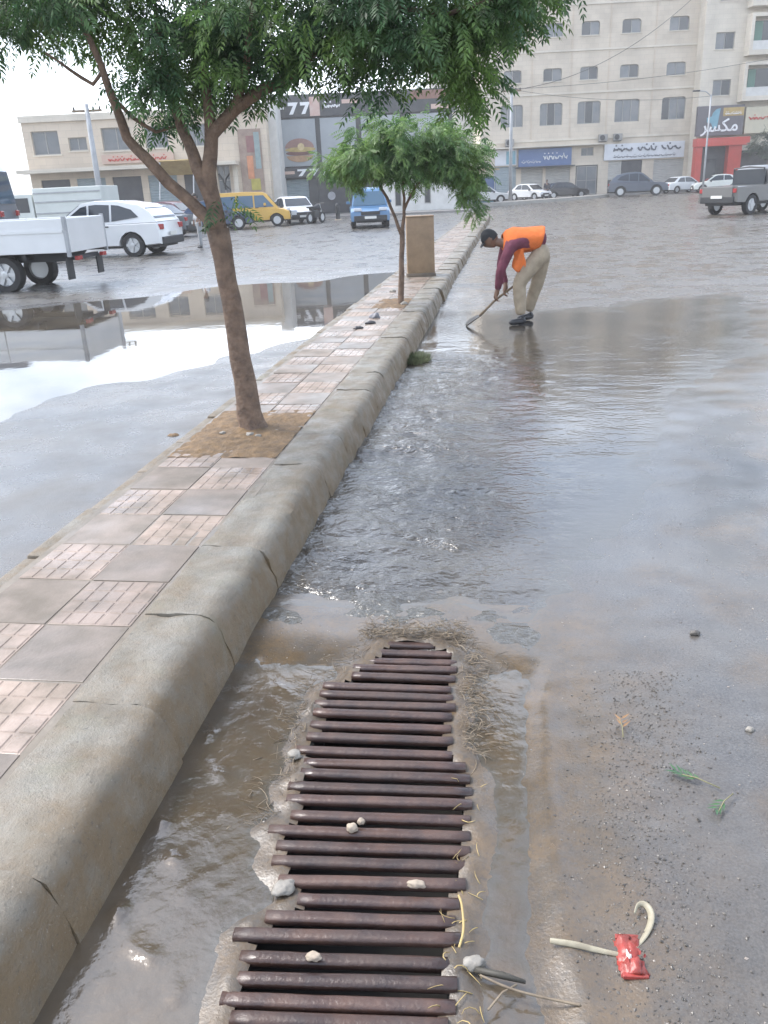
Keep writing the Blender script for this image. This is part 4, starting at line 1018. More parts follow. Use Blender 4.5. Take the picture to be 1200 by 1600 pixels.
for a, b, c, e, col in ((-7.75, -7.35, 2.6, 4.0, (.58, .25, .13)), (-7.6, -7.0, 1.9, 2.6, (.42, .36, .08)), (-7.7, -7.2, 4.2, 5.2, (.26, .13, .12)), (-7.2, -6.85, 3.2, 5.4, (.26, .32, .31))):
    MB().box(gx(a), gx(b), -.085, -.063, c, e).build('mural_patch', MAT('mural %s' % (col,), col, tuple(k_*.8 for k_ in col), rough=.7, scale=3), s)
o = tag(MB().prism([(-1.1, -.8), (1.1, -.8), (1.1, .8), (-1.1, .8)], 2.55, 2.62, 'z').build('awning', M['gold'], None, loc=hd(-11.9, 55.5)), 'faded golden awning over the shops beyond the leaning tree trunk', 'awning')
o.rotation_euler = (rad(-30), 0, YAW); o.location.z = 1.2
for sx in (-1, 1):
    MB().tube([(sx*1.05, -.7, 2.55), (sx*1.05, -.72, -.0)], .04, seg=6).build('post', M['pole'], o)
wt = building('shop_building', 'narrow bright white wall between the cream building and the black one', -6.75, 60.5)
facade(wt, .85, 7.7, [], M['white_wall'], 8)

# black clad restaurant
UB, DB = -6.5, 64.0
bb = building('restaurant_building', 'black clad two storey restaurant with large burger poster', UB, DB)
bx_ = lambda u: u-UB
facade(bb, 12.6, 7.95, [(bx_(-5.95), bx_(-4.3), .1, 2.5), (bx_(-3.6), bx_(-1.5), .1, 2.45)], M['black'], 9)
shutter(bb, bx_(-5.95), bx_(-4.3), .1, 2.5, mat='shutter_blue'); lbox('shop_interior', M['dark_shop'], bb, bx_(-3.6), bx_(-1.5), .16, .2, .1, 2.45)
pans = []
for a, b in ((-6.0, -3.55), (-3.25, -.7), (-.35, 2.4), (2.75, 5.8)):
    pans.append(MB().box(bx_(a), bx_(b), -.1, -.003, 3.35, 6.4, .02).build('panel', M['grey_panel'], bb))
pans[0]['label'] = 'grey panel printed with a burger'
def disc(root, name, cx, cz, rx, rz, y, col, a0=0, a1=2*math.pi, n=22):
    poly = [(cx+math.cos(a0+(a1-a0)*i/n)*rx, cz+math.sin(a0+(a1-a0)*i/n)*rz) for i in range(n+(0 if a1-a0 > 6.2 else 1))]
    MB().prism(poly, y, y+.012).build(name, MAT('print %.2f %.2f %.2f' % col, col, tuple(k_*.75 for k_ in col), rough=.5, scale=4), root)
bc = bx_(-4.75)
disc(pans[0], 'bun', bc, 4.55, 1.02, .62, -.125, (.30, .17, .14), 0, math.pi)
disc(pans[0], 'filling', bc+.05, 4.45, 1.08, .16, -.14, (.45, .33, .12))
disc(pans[0], 'patty', bc, 4.22, 1.0, .16, -.125, (.16, .07, .06))
disc(pans[0], 'bun', bc, 4.05, .95, .42, -.14, (.40, .24, .13), math.pi, 2*math.pi)
disc(pans[0], 'cheese', bc+.1, 4.62, .24, .24, -.155, (.62, .48, .25))
def slashes(root, x0, z0, h, y, pat):
    mb = MB(); x = x0
    for c in pat:
        if c == '-': mb.box(x, x+.55, y, y+.03, z0+h*.45, z0+h*.65); x += .8
        elif c == '7':
            mb.prism([(x, z0+h), (x+.7, z0+h), (x+.32, z0), (x+.05, z0), (x+.36, z0+h*.72), (x, z0+h*.72)], y, y+.03); x += .85
        elif c == 'A':
            mb.prism([(x, z0), (x+.3, z0+h), (x+.5, z0+h), (x+.8, z0), (x+.58, z0), (x+.4, z0+h*.6), (x+.22, z0)], y, y+.03); x += 1
    return mb.build('lettering', M['letter'], root, fix=False)
f1 = MB().box(0.02, 12.58, -.16, -.003, 6.5, 7.9, .02).build('fascia', M['black'], bb); slashes(f1, bx_(-6.15), 6.7, .75, -.2, '-77')
MB().box(bx_(-3.85), bx_(-3.15), -.2, -.163, 6.55, 7.75).build('poster', MAT('pale poster', (.55, .44, .38), (.48, .3, .25), rough=.5, scale=2), f1)
scribble(f1, bx_(-2.9), bx_(-1.7), 6.95, 7.4, -.2, 'letter', 61, 3, .05); MB().box(bx_(-1.6), bx_(-.5), -.2, -.163, 7.25, 7.5).build('lettering', MAT('pinkish lettering', (.5, .36, .3), rough=.5), f1)
MB().box(bx_(4.6), bx_(6.0), -.2, -.163, 6.65, 6.95).build('lettering', MATS['pinkish lettering'], f1)
MB().box(bx_(3.2), bx_(6.05), -.18, -.163, 7.3, 7.85).build('panel', MAT('brown panel', (.2, .1, .07), rough=.5), f1)
f2 = MB().box(0.02, 12.58, -.5, -.003, 2.6, 3.25, .02).build('fascia', M['black'], bb); slashes(f2, bx_(-5.0), 2.7, .45, -.54, '77A')
MB().box(bx_(-6.3), bx_(-5.2), -.54, -.503, 2.85, 3.05).build('lettering', MATS['pinkish lettering'], f2)
for u in (-6.45, -3.4, -.55, 2.55, 5.9): MB().box(bx_(u), bx_(u)+.18, -.14, -.003, 3.27, 6.48).build('mullion', M['black'], bb)
disc(bb, 'round_sign', bx_(-2.7), 1.3, .28, .28, -.05, (.4, .4, .42))
wg = building('kiosk_building', 'low white building with dark slot windows behind the young tree', 1.0, 60.0)
wh = [(.75, 1.2, .45, 1.75), (.75, 1.2, 2.0, 2.62), (2.75, 3.2, .55, 1.85), (2.75, 3.2, 2.05, 2.62), (4.0, 4.3, 2.1, 2.6)]
facade(wg, 5.0, 2.95, wh, M['white_wall'], 3.5)
for h in wh: window(wg, *h, cols=1, glass='glass_dark', sill=False)
MB().box(-.1, 5.1, -.2, 3.6, 2.955, 3.15).build('roof', M['stone2'], wg)
# stall with blue cloth at the corner of the tall block
st = thing('market_stall', 'corner stall with a tan canopy and blue sheeting beside the tall block', 'stall', hd(8.0, 78.5), YAW)
lbox('counter', M['teal'], st, 0, 3.2, 0, 1.2, 0, 1.1); lbox('sheeting', M['blue_sign'], st, 1.9, 3.25, -.05, -.003, .2, 2.2)
MB().prism([(-.3, 2.7), (3.5, 2.7), (3.5, 2.8), (-.3, 3.3)], -.6, 1.6).build('canopy', MAT('tan canvas', (.42, .33, .2), (.36, .28, .18), rough=.8, scale=2), st)
for x in (.05, 3.1): MB().tube([(x, -.4, 0), (x, -.4, 2.7)], .05, seg=6).build('post', M['pole'], st)
# pavement strips
pv = MB().box(9, 45, 85.2, 89.0, -.05, .14, .0).build('pavement', MAT('pavement concrete', (.22, .21, .2), (.17, .16, .15), rough=.5, scale=1.5)); pv.rotation_euler.z = YAW; structure(pv)
pv = MB().box(-60, 6.6, 56.5, 63.9, -.05, .12).build('pavement', MATS['pavement concrete']); pv.rotation_euler.z = YAW; structure(pv)
mb = MB(); isl = [hd(6.5, 66), hd(8, 65.4), hd(15, 71.5), hd(21.5, 79), hd(21, 80), hd(14, 73.5), hd(7, 67.6)]
mb.prism([(p.x, p.y) for p in isl], -.05, .24, 'z'); structure(mb.build('traffic_island', MAT('pale kerb', (.30, .285, .26), (.24, .23, .21), rough=.6, scale=1.5)))

# poles and wires
def pole(label, u, v, h, r, arm=None):
    p = thing('utility_pole', label, 'pole', hd(u, v), YAW)
    MB().tube([(0, 0, -.1), (0, 0, h*.5), (0, 0, h)], [r, r*.85, r*.65], seg=10).build('shaft', M['pole'], p, smooth='all')
    MB().lathe([(r*1.7, 0), (r*1.7, .12), (r*1.1, .16)], 'z', seg=10).build('base', M['stone3'], p)
    if arm == 'cross':
        MB().box(-.8, .8, -.06, .06, h-.4, h-.28).build('crossarm', M['wood'], p)
        for x in (-.7, 0.35, .7): MB().lathe([(.05, h-.28), (.06, h-.2), (.03, h-.12)], 'z', (x, 0, 0), 8).build('insulator', M['trim'], p)
    else:
        MB().tube([(0, 0, h-.1), (-.5, -.1, h+.25), (-1.1, -.2, h+.3)], .04, seg=6).build('arm', M['pole'], p); MB().box(-1.6, -1.05, -.32, -.1, h+.25, h+.36, .03).build('lamp_head', M['trim'], p)
pole('grey utility pole standing before the blue shop sign', 12.0, 75, 8.9, .16, 'cross')
pole('slim lamp post before the red shop', 28.4, 75, 7.6, .09)
pole('pale thick pole before the washed out cream building', -15.1, 50, 6.6, .19, 'cross')
def wire(label, a, b, sag, r=.02):
    pts = []
    for i in range(25):
        t = i/24; p = a.lerp(b, t); p.z -= sag*4*t*(1-t); pts.append(p-a)
    tag(MB().tube(pts, r, seg=5).build('overhead_wire', M['cable'], None, loc=a), label, 'wire')
wire('overhead wire drooping across the upper floors of the cream block', hd(11.4, 75, 8.6), hd(33, 86, 19), 2.2)
wire('overhead wire running level between the upper window rows', hd(11.9, 75, 8.7)+Vector((0, 0, 0)), hd(45, 84, 12.3), .7, .016)
wire('thin wire from the grey pole to the lamp post', hd(12.3, 75, 8.62), hd(28.4, 75, 7.5), .5, .014)

# ------------------------------------------------------------------ vehicles
def paint(name, c): return MAT(name, c, tuple(k_*.88 for k_ in c), rough=.28, scale=1.2, coat=.5)
def wheel(root, x, y, r, w=.2, side=1, rimcol='rim', spokes=5):
    t = MB(); o = w/2
    t.lathe([(r*.62, -o), (r*.93, -o), (r, -o*.6), (r, o*.6), (r*.93, o), (r*.62, o), (r*.62, -o)], 'y', (0, 0, 0), 22, False)
    wo = t.build('wheel', M['tyre'], root, smooth=True, loc=(x, y, r))
    rm = MB(); rm.lathe([(r*.66, -o*.7), (r*.66, o*.85*side if side > 0 else o*.7), (r*.6, o*.9), (r*.56, o*.5)], 'y', (0, 0, 0), 22)
    f = side*o*.72
    for k_ in range(spokes):
        a = 2*math.pi*k_/spokes; c, s_2 = math.cos(a), math.sin(a); tx, tz = -s_2, c
        p = [(c*r*.12+tx*r*.09, s_2*r*.12+tz*r*.09), (c*r*.62+tx*r*.12, s_2*r*.62+tz*r*.12), (c*r*.62-tx*r*.12, s_2*r*.62-tz*r*.12), (c*r*.12-tx*r*.09, s_2*r*.12-tz*r*.09)]
        rm.prism(p, f-.02, f+.02)
    rm.lathe([(r*.2, f-.03), (r*.2, f+.03), (r*.1, f+.035*side)], 'y', (0, 0, 0), 12)
    rm.build('rim', M[rimcol], wo, fix=True)
    return wo
STY = {
 'suv': dict(low=[(-.5, .22), (-.5, .50), (-.485, .60), (.20, .58), (.44, .53), (.49, .46), (.5, .30), (.5, .20)], gh=[(-.485, .61), (-.43, .79), (-.36, .91), (-.20, .985), (-.05, 1.0), (.05, .965), (.25, .58)],
   side=[[(-.36, .70), (-.31, .83), (-.22, .91), (-.17, .925), (-.17, .64)], [(-.155, .64), (-.155, .925), (-.06, .94), (-.01, .93), (-.01, .62)], [(.005, .62), (.005, .93), (.05, .90), (.20, .62)]], ws=((.05, .965), (.25, .58)), rw=((-.475, .64), (-.385, .87)), ax=(-.30, .31), wr=.215),
 'sedan': dict(low=[(-.5, .22), (-.5, .52), (-.48, .64), (-.30, .66), (.22, .62), (.45, .54), (.5, .44), (.5, .2)], gh=[(-.37, .65), (-.23, .95), (-.10, 1.0), (.03, .98), (.10, .94), (.27, .61)],
   side=[[(-.29, .68), (-.20, .92), (-.09, .94), (-.09, .67)], [(-.075, .67), (-.075, .94), (.03, .94), (.09, .9), (.21, .65)]], ws=((.10, .94), (.27, .61)), rw=((-.37, .65), (-.23, .95)), ax=(-.29, .32), wr=.225),
 'van': dict(low=[(-.5, .2), (-.5, .52), (.30, .52), (.42, .49), (.49, .42), (.5, .32), (.5, .18)], gh=[(-.5, .52), (-.49, .92), (-.46, .99), (-.1, 1.0), (.14, .98), (.20, .93), (.36, .51)],
   side=[[(-.45, .56), (-.44, .88), (-.21, .89), (-.21, .56)], [(-.19, .56), (-.19, .89), (.02, .89), (.02, .56)], [(.04, .56), (.04, .89), (.16, .89), (.29, .56)]], ws=((.20, .93), (.36, .51)), rw=((-.5, .55), (-.49, .92)), ax=(-.29, .32), wr=.18),
 'pickup': dict(low=[(-.5, .30), (-.5, .60), (-.08, .61), (.22, .60), (.46, .55), (.5, .46), (.5, .26)], gh=[(-.10, .60), (-.085, .92), (-.03, 1.0), (.10, 1.0), (.15, .95), (.265, .59)],
   side=[[(-.06, .63), (-.055, .90), (.02, .93), (.02, .63)], [(.035, .63), (.035, .93), (.11, .92), (.21, .63)]], ws=((.15, .95), (.265, .59)), rw=((-.10, .62), (-.085, .92)), ax=(-.30, .33), wr=.21),
}
def car(name, label, cat, style, col, u, v, ang, L, W, H, glass='glass_dark', rimcol='rim', detail=True, group=None, plate_front=True):
    """ang: heading of the nose in the street frame, degrees from +u towards +v"""
    st_ = STY[style]; t = thing(name, label, cat, hd(u, v, .0), YAW+rad(ang), group)
    wr = st_['wr']*H; hw = W/2
    low = [(a*L, b*H) for a, b in st_['low']]
    # bottom edge with wheel arches, front to rear
    bot = []; zb = min(p[1] for p in low)
    for ax in reversed(st_['ax']):
        cx = ax*L; R = wr*1.22; a0 = math.asin(max(-1, min(1, (zb-wr)/R)))
        for k_ in range(9):
            a = a0+(math.pi-2*a0)*k_/8; bot.append((cx+math.cos(a)*R, wr+math.sin(a)*R))
    poly = low+bot
    mb = MB()
    def layer(y, inset):
        zc = .5*H*.6; return [(x*(1-inset*.5/L*2), y, z+(inset*.6 if z < zc else -inset*.6)) for x, z in poly]
    rings = [layer(-hw+.0, .05), layer(-hw+.06, .0), layer(hw-.06, .0), layer(hw, .05)]
    mb.loft(rings)
    gh = [(a*L, b*H) for a, b in st_['gh']]; zb2, zt = gh[0][1], max(p[1] for p in gh)
    def gy(z): f = max(0, (z-zb2)/(zt-zb2)); return hw-.04-.17*f**1.2*(H/1.6)
    mb.loft([[(x, -gy(z), z-.01) for x, z in gh], [(x, -gy(z)+.10, z+.006*(z > zb2+.1)) for x, z in gh], [(x, gy(z)-.10, z+.006*(z > zb2+.1)) for x, z in gh], [(x, gy(z), z-.01) for x, z in gh]])
    body = mb.build('body', col, t, smooth=True)
    for pn in st_['side']:
        for sg in (-1, 1):
            p = [(a*L, b*H) for a, b in pn]
            MB().add([(x, sg*(gy(z)+.012), z) for x, z in p], [tuple(range(len(p)))]).build('window', M[glass], t, fix=False)
    for key, nm in (('ws', 'windscreen'), ('rw', 'rear_window')):
        (ax, az), (bx2, bz) = st_[key]; ax, az, bx2, bz = ax*L, az*H, bx2*L, bz*H
        if key == 'ws': n_ = Vector((az-bz, 0, bx2-ax)).normalized()
        else: n_ = Vector((-(bz-az), 0, bx2-ax)).normalized()
        q = []
        for f, m_ in ((.10, 1), (.90, 1), (.90, -1), (.10, -1)):
            x, z = ax+(bx2-ax)*f, az+(bz-az)*f; q.append(Vector((x, m_*(gy(z)-.07), z))+n_*.022)
        MB().add(q, [(0, 1, 2, 3)]).build(nm, M[glass], t, fix=False)
    MB().box(-.47*L, .47*L, -hw+.24, hw-.24, zb*.8, zb+.25*H).build('underbody', M['trim'], t)
    for ax in st_['ax']:
        for sg in (-1, 1): wheel(t, ax*L, sg*(hw-.11), wr, .21, sg, rimcol)
    zl = .47*H
    for sg in (-1, 1):
        MB().box(.455*L, .497*L, sg*(hw-.30)-.17, sg*(hw-.30)+.17, zl-.07, zl+.06, .02).build('headlight', M['headlight'], t)
        MB().box(-.508*L, -.47*L, sg*(hw-.18)-.13, sg*(hw-.18)+.13, zl+.0, zl+.16, .02).build('tail_light', M['taillight'], t)
        MB().box(.16*L, .19*L, sg*(hw+.08)-.09, sg*(hw+.08)+.09, .60*H, .67*H, .02).build('mirror', M['trim'] if not detail else col, t)
    MB().box(.47*L, .512*L, -hw+.12, hw-.12, zb, zb+.14*H, .03).build('bumper', M['trim'], t)
    MB().box(-.512*L, -.47*L, -hw+.12, hw-.12, zb, zb+.14*H, .03).build('bumper', M['trim'], t)
    MB().box(.46*L, .508*L, -.42, .42, .33*H, .42*H, .01).build('grille', M['trim'], t)
    MB().box(.5125*L, .515*L, -.26, .26, .24*H, .24*H+.11).build('number_plate', M['plate'], t)
    MB().box(-.515*L, -.5125*L, -.26, .26, .36*H, .36*H+.11).build('number_plate', M['plate'], t)
    if detail:
        for pn in st_['side'][:2]:
            x = pn[-1][0]*L
            for sg in (-1, 1): MB().box(x+.10, x+.28, sg*(hw+.004)-.012, sg*(hw+.004)+.012, .54*H, .54*H+.035).build('door_handle', M['trim'], t)
    return t
wp = M['white_paint']
# white SUV: near rear wheel stands at (-11.4, 25.2)
a_ = 180-10
suv = car('parked_car', 'white sports utility car with dark windows parked behind the flatbed truck', 'car', 'suv', wp, -8.48, 27.75, a_, 4.6, 1.86, 1.66)
# flatbed truck
tk = thing('flatbed_truck', 'white flatbed truck with drop sides, cut by the picture edge', 'truck', hd(-7.3, 18.13), YAW+rad(174))
dk = MAT('chassis steel', (.03, .032, .037), rough=.6)
lbox('chassis', dk, tk, -1.15, 4.2, -.42, .42, .55, .80); lbox('bed_floor', dk, tk, -1.45, 1.85, -.9, .9, .80, .90)
for sg in (-1, 1):
    for i in range(2):
        x0_ = -1.43+i*1.64; s = MB().box(x0_, x0_+1.62, sg*.90-.03, sg*.90+.03, .74, 1.38, .012).build('side_panel', wp, tk)
        MB().box(x0_+.02, x0_+1.6, sg*.935-.012, sg*.935+.012, 1.12, 1.17).build('rib', wp, s)
    MB().box(-1.49, -1.43, sg*.91-.04, sg*.91+.04, .66, 1.41).build('corner_post', M['pole'], tk)
    MB().box(-1.54, -1.46, sg*.60-.10, sg*.60+.10, .58, .66, .01).build('tail_light', M['taillight'], tk)
    MB().prism([(-.55, .62), (-.5, .84), (.55, .84), (.62, .55), (.56, .55), (.5, .78), (-.45, .78), (-.49, .62)], sg*.72-.16, sg*.72+.16).build('mudguard', M['trim'], tk)
    wheel(tk, 0, sg*.72, .36, .24, sg, 'rim', 6); wheel(tk, 2.75, sg*.74, .34, .2, sg, 'rim', 6)
    MB().box(-1.36, -1.33, sg*.72-.14, sg*.72+.14, .22, .62).build('mud_flap', M['trim'], tk)
lbox('tailgate', wp, tk, -1.50, -1.44, -.86, .86, .74, 1.38, .012); lbox('rear_bumper', dk, tk, -1.40, -1.3, -.6, .6, .58, .66)
cb = MB().loft([[(x, -.85, z) for x, z in ((1.95, .62), (1.95, 1.95), (2.1, 2.05), (3.1, 2.05), (3.5, 1.35), (3.6, .9), (3.55, .45))], [(x, .85, z) for x, z in ((1.95, .62), (1.95, 1.95), (2.1, 2.05), (3.1, 2.05), (3.5, 1.35), (3.6, .9), (3.55, .45))]]).build('cab', wp, tk)
for sg in (-1, 1): MB().add([(2.15, sg*.86, 1.35), (3.35, sg*.86, 1.35), (3.05, sg*.86, 1.92), (2.15, sg*.86, 1.92)], [(0, 1, 2, 3)]).build('window', M['glass_dark'], cb, fix=False)
lbox('headboard', M['pole'], tk, 1.86, 1.92, -.88, .88, .88, 1.6)
# slate grey minibus, mostly out of the frame
mbus = car('minibus', 'slate grey minibus rising behind the flatbed truck at the picture edge', 'minibus', 'van', paint('slate paint', (.12, .14, .17)), -13.1, 25.0, 187, 5.6, 1.95, 2.9, glass='glass_blue')
# pale green box truck
bt = thing('box_truck', 'pale mint box truck behind the roof of the white car', 'truck', hd(-14.6, 43), YAW+rad(172))
mint = MAT('mint paint', (.56, .59, .56), (.5, .53, .5), rough=.5, scale=1)
lbox('box', mint, bt, -2.2, 1.2, -1.0, 1.0, .75, 2.35, .03); lbox('chassis', dk, bt, -2.2, 2.6, -.5, .5, .45, .74)
for z in (1.2, 1.7, 2.1): lbox('rail', M['pole'], bt, -2.18, 1.18, 1.003, 1.03, z, z+.06)
cbt = MB().prism([(1.3, .5), (1.3, 2.1), (2.3, 2.1), (2.75, 1.3), (2.8, .5)], -.95, .95).build('cab', mint, bt)
for sg in (-1, 1):
    MB().add([(1.5, sg*.96, 1.3), (2.6, sg*.96, 1.3), (2.25, sg*.96, 1.95), (1.5, sg*.96, 1.95)], [(0, 1, 2, 3)]).build('window', M['glass_dark'], cbt, fix=False)
    for x in (-1.3, 2.1): wheel(bt, x, sg*.85, .4, .22, sg)
car('parked_car', 'dark slate saloon standing beyond the roof of the white car', 'car', 'sedan', paint('dark slate paint', (.06, .07, .08)), -10.2, 40, 170, 4.4, 1.75, 1.45, detail=False)
car('parked_car', 'maroon saloon parked in front of the cream shops, half behind the tree', 'car', 'sedan', paint('maroon paint', (.12, .035, .05)), -11.0, 47, 160, 4.4, 1.75, 1.5, detail=False)
yv = car('yellow_van', 'yellow van with blue tinted windows seen side on', 'van', 'van', paint('yellow paint', (.62, .36, .045)), -6.3, 47.6, 4, 4.0, 1.7, 1.78, glass='glass_blue')
car('parked_car', 'small dark blue car in front of the yellow van, behind the trunk', 'car', 'sedan', paint('navy paint', (.025, .05, .11)), -8.0, 45.0, 8, 3.9, 1.65, 1.45, glass='glass_blue', detail=False)
car('parked_car', 'white saloon with its nose beside the yellow van', 'car', 'sedan', wp, -4.35, 50.5, -70, 4.2, 1.7, 1.45, detail=False)
bv = car('blue_van', 'light blue van driving towards the camera on the wet road', 'van', 'van', paint('light blue paint', (.06, .16, .30)), -.05, 41.0, -88, 4.2, 1.72, 1.72, glass='glass_blue')
car('parked_car', 'pale blue saloon seen under the crown of the young tree', 'car', 'sedan', paint('pale blue paint', (.33, .43, .48)), 5.4, 66.5, -12, 4.3, 1.7, 1.45, detail=False)
car('parked_car', 'white hatchback parked behind the traffic island left of the grey pole', 'car', 'sedan', wp, 9.9, 76.5, 5, 4.2, 1.7, 1.45, detail=False)
car('parked_car', 'small white car before the blue signed shop', 'car', 'sedan', wp, 14.8, 81.5, -50, 3.9, 1.65, 1.45, detail=False)
car('parked_car', 'black saloon before the cream shutters', 'car', 'sedan', paint('black paint', (.02, .02, .024)), 18.3, 83, 8, 4.4, 1.75, 1.45, detail=False)
car('parked_car', 'slate blue sports utility car in front of the white signed shop', 'car', 'suv', paint('slate blue paint', (.07, .085, .115)), 23.9, 78.5, -14, 5.0, 1.95, 2.0, detail=False)
car('parked_car', 'white saloon beside the slate blue car', 'car', 'sedan', wp, 29.3, 82.5, 20, 4.3, 1.7, 1.45, detail=False)
car('parked_car', 'white saloon before the red shop', 'car', 'sedan', MAT('pearl paint', (.6, .62, .58), (.55, .57, .53), rough=.3, coat=.5), 31.4, 79.5, 170, 4.3, 1.7, 1.5, detail=False)
pk = car('pickup_truck', 'silver pickup truck seen from its tail on the right of the road', 'pickup', 'pickup', paint('silver paint', (.12, .118, .112)), 16.1, 36.6, 32, 5.0, 1.8, 1.85)
lbox('canopy', M['glass_dark'], pk, -.62, -.55, -.72, .72, 1.12, 1.7)
lbox('tailgate', MATS['silver paint'], pk, -2.56, -2.515, -.70, .70, .72, 1.10, .015)
for sg in (-1, 1):
    MB().tube([(-.55, sg*.7, 1.1), (-.62, sg*.68, 1.75), (-.62, 0, 1.8)], .035, seg=6).build('roll_bar', M['trim'], pk)
# motorcycle near the white saloon
mc = thing('motorcycle', 'dark motorcycle parked beside the white saloon near the restaurant', 'motorcycle', hd(-3.0, 48.6), YAW+rad(60))
for x in (-.62, .62): wheel(mc, x, 0, .3, .1, 1, 'rim', 6)
MB().tube([(-.5, 0, .75), (-.1, 0, .8), (.2, 0, .85), (.45, 0, .7)], [.1, .13, .17, .08], seg=8).build('tank', M['trim'], mc)
MB().tube([(.62, 0, .3), (.45, 0, 1.0)], .04, seg=6).build('fork', M['rim'], mc); MB().tube([(.42, -.35, 1.05), (.45, 0, 1.0), (.42, .35, 1.05)], .025, seg=6).build('handlebar', M['trim'], mc)
MB().box(-.25, .2, -.12, .12, .3, .65, .03).build('engine', M['trim'], mc); MB().box(-.7, -.1, -.13, .13, .80, .88, .03).build('saddle', M['tyre'], mc)
bo = thing('bollard', 'short dark bollard on the pavement left of the light blue van', 'bollard', hd(-1.9, 52))
MB().lathe([(.13, 0), (.13, .8), (.10, .9), (.02, .95)], 'z', seg=10).build('post', M['trim'], bo); MB().lathe([(.2, 0), (.2, .06)], 'z', seg=10).build('foot', M['stone3'], bo)
# far shrub by the pickup
sh = thing('potted_tree', 'small dark leafy tree before the cream sign behind the pickup', 'tree', hd(36.2, 80.5))
MB().tube([(0, 0, 0), (0, 0, 2.0), (.1, 0, 3.2)], [.14, .11, .06], seg=8).build('trunk', M['bark'], sh)
crown([((0, 0, 3.9), (1.5, 1.2, 1.0), 1), ((.9, 0, 3.3), (.8, .8, .7), .5)], 420, .7, .24, 5, 10).build('crown', leaf_mat('dusty leaves', (.04, .06, .045), (.07, .09, .06), .4), sh, fix=False)

# ------------------------------------------------------------------ people
def skin(name, J, E, root, mat, parent, sub=2):
    names = list(J); idx = {n: i for i, n in enumerate(names)}
    me = bpy.data.meshes.new(name); me.from_pydata([J[n][0] for n in names], [(idx[a], idx[b]) for a, b in E], []); me.update()
    o = bpy.data.objects.new('tmp', me); COL.objects.link(o)
    o.modifiers.new('s', 'SKIN'); sv = me.skin_vertices[0].data
    for n in names:
        r = J[n][1]; sv[idx[n]].radius = r if isinstance(r, tuple) else (r, r); sv[idx[n]].use_root = (n == root)
    ss = o.modifiers.new('d', 'SUBSURF'); ss.levels = sub; ss.render_levels = sub
    bpy.context.view_layer.update()
    m2 = bpy.data.meshes.new_from_object(o.evaluated_get(bpy.context.evaluated_depsgraph_get()))
    bpy.data.objects.remove(o)
    m2.name = name; m2.materials.clear(); m2.materials.append(mat); m2.polygons.foreach_set('use_smooth', [True]*len(m2.polygons))
    return link(name, m2, parent)
def cloth(name, c, k=.7): return MAT(name, c, tuple(x*k for x in c), rough=.85, scale=9, bump=.035, bscale=11)
M['skin'] = MAT('skin', (.20, .115, .075), (.17, .095, .06), rough=.5, scale=12)
def head(parent, c, f, t, size=1.0, cap=None, hair=None, brim=True):
    f = Vector(f).normalized(); t = Vector(t); t = (t-f*t.dot(f)).normalized(); s = f.cross(t)
    bm = bmesh.new(); bmesh.ops.create_uvsphere(bm, u_segments=20, v_segments=16, radius=1); vs_ = []
    for v in bm.verts:
        a, b, h = v.co.x, v.co.y, v.co.z                       # face, side, top
        A, Bw, Hh = .098*a, .076*b, .118*h
        if h < 0: Bw *= 1+.28*h; A *= 1+.12*h
        if a > .55:
            A += .022*math.exp(-((b/.16)**2+((h+.10)/.22)**2)); A -= .010*math.exp(-(((abs(b)-.36)/.16)**2+((h-.10)/.12)**2))
            A += .006*math.exp(-((b/.3)**2+((h+.48)/.09)**2))
        if abs(b) > .85: Bw += math.copysign(.016*math.exp(-((a/.22)**2+(h/.28)**2)), b)
        vs_.append(Vector(c)+(f*A+s*Bw+t*Hh)*size)
    mb = MB(); bm.verts.index_update(); mb.add(vs_, [[q.index for q in fc.verts] for fc in bm.faces]); bm.free()
    hd_ = mb.build('head', M['skin'], parent, smooth='all')
    for sg in (-1, 1):
        e = MB(); p = Vector(c)+(f*.078+s*sg*.031+t*.012)*size
        e.lathe([(.001, -.008), (.008, -.004), (.010, 0), (.008, .004), (.001, .008)], 'z', tuple(p), 8).build('eye', M['trim'], hd_, smooth='all')
    m = cap or hair
    bm = bmesh.new(); bmesh.ops.create_uvsphere(bm, u_segments=20, v_segments=12, radius=1)
    dl = [v for v in bm.verts if v.co.z < (.12 if v.co.x > .2 else -.35)]; bmesh.ops.delete(bm, geom=dl, context='VERTS'); bm.verts.index_update()
    mb = MB(); mb.add([Vector(c)+(f*v.co.x*.108+s*v.co.y*.087+t*(v.co.z*.128+.004))*size for v in bm.verts], [[q.index for q in fc.verts] for fc in bm.faces]); bm.free()
    o = mb.build('cap' if cap else 'hair', m, parent, smooth='all')
    if cap and brim:
        pts = [Vector(c)+(f*(.095+.06*math.cos(a))+s*.075*math.sin(a)+t*(.028-.012*math.cos(a)))*size for a in [(-1.5+3.0*i/10) for i in range(11)]]
        back = [Vector(c)+(f*.085+s*.07*math.sin(a)+t*.032)*size for a in [(-1.5+3.0*i/10) for i in range(11)]]
        lo = [p-t*.008 for p in pts]; bl2 = [p-t*.008 for p in back]
        mb = MB(); n = 11; mb.add(pts+back+lo+bl2, [(i, i+1, n+i+1, n+i) for i in range(n-1)]+[(2*n+i, 3*n+i, 3*n+i+1, 2*n+i+1) for i in range(n-1)]+[(i, 2*n+i, 2*n+i+1, i+1) for i in range(n-1)])
        mb.build('brim', m, o)
    return hd_
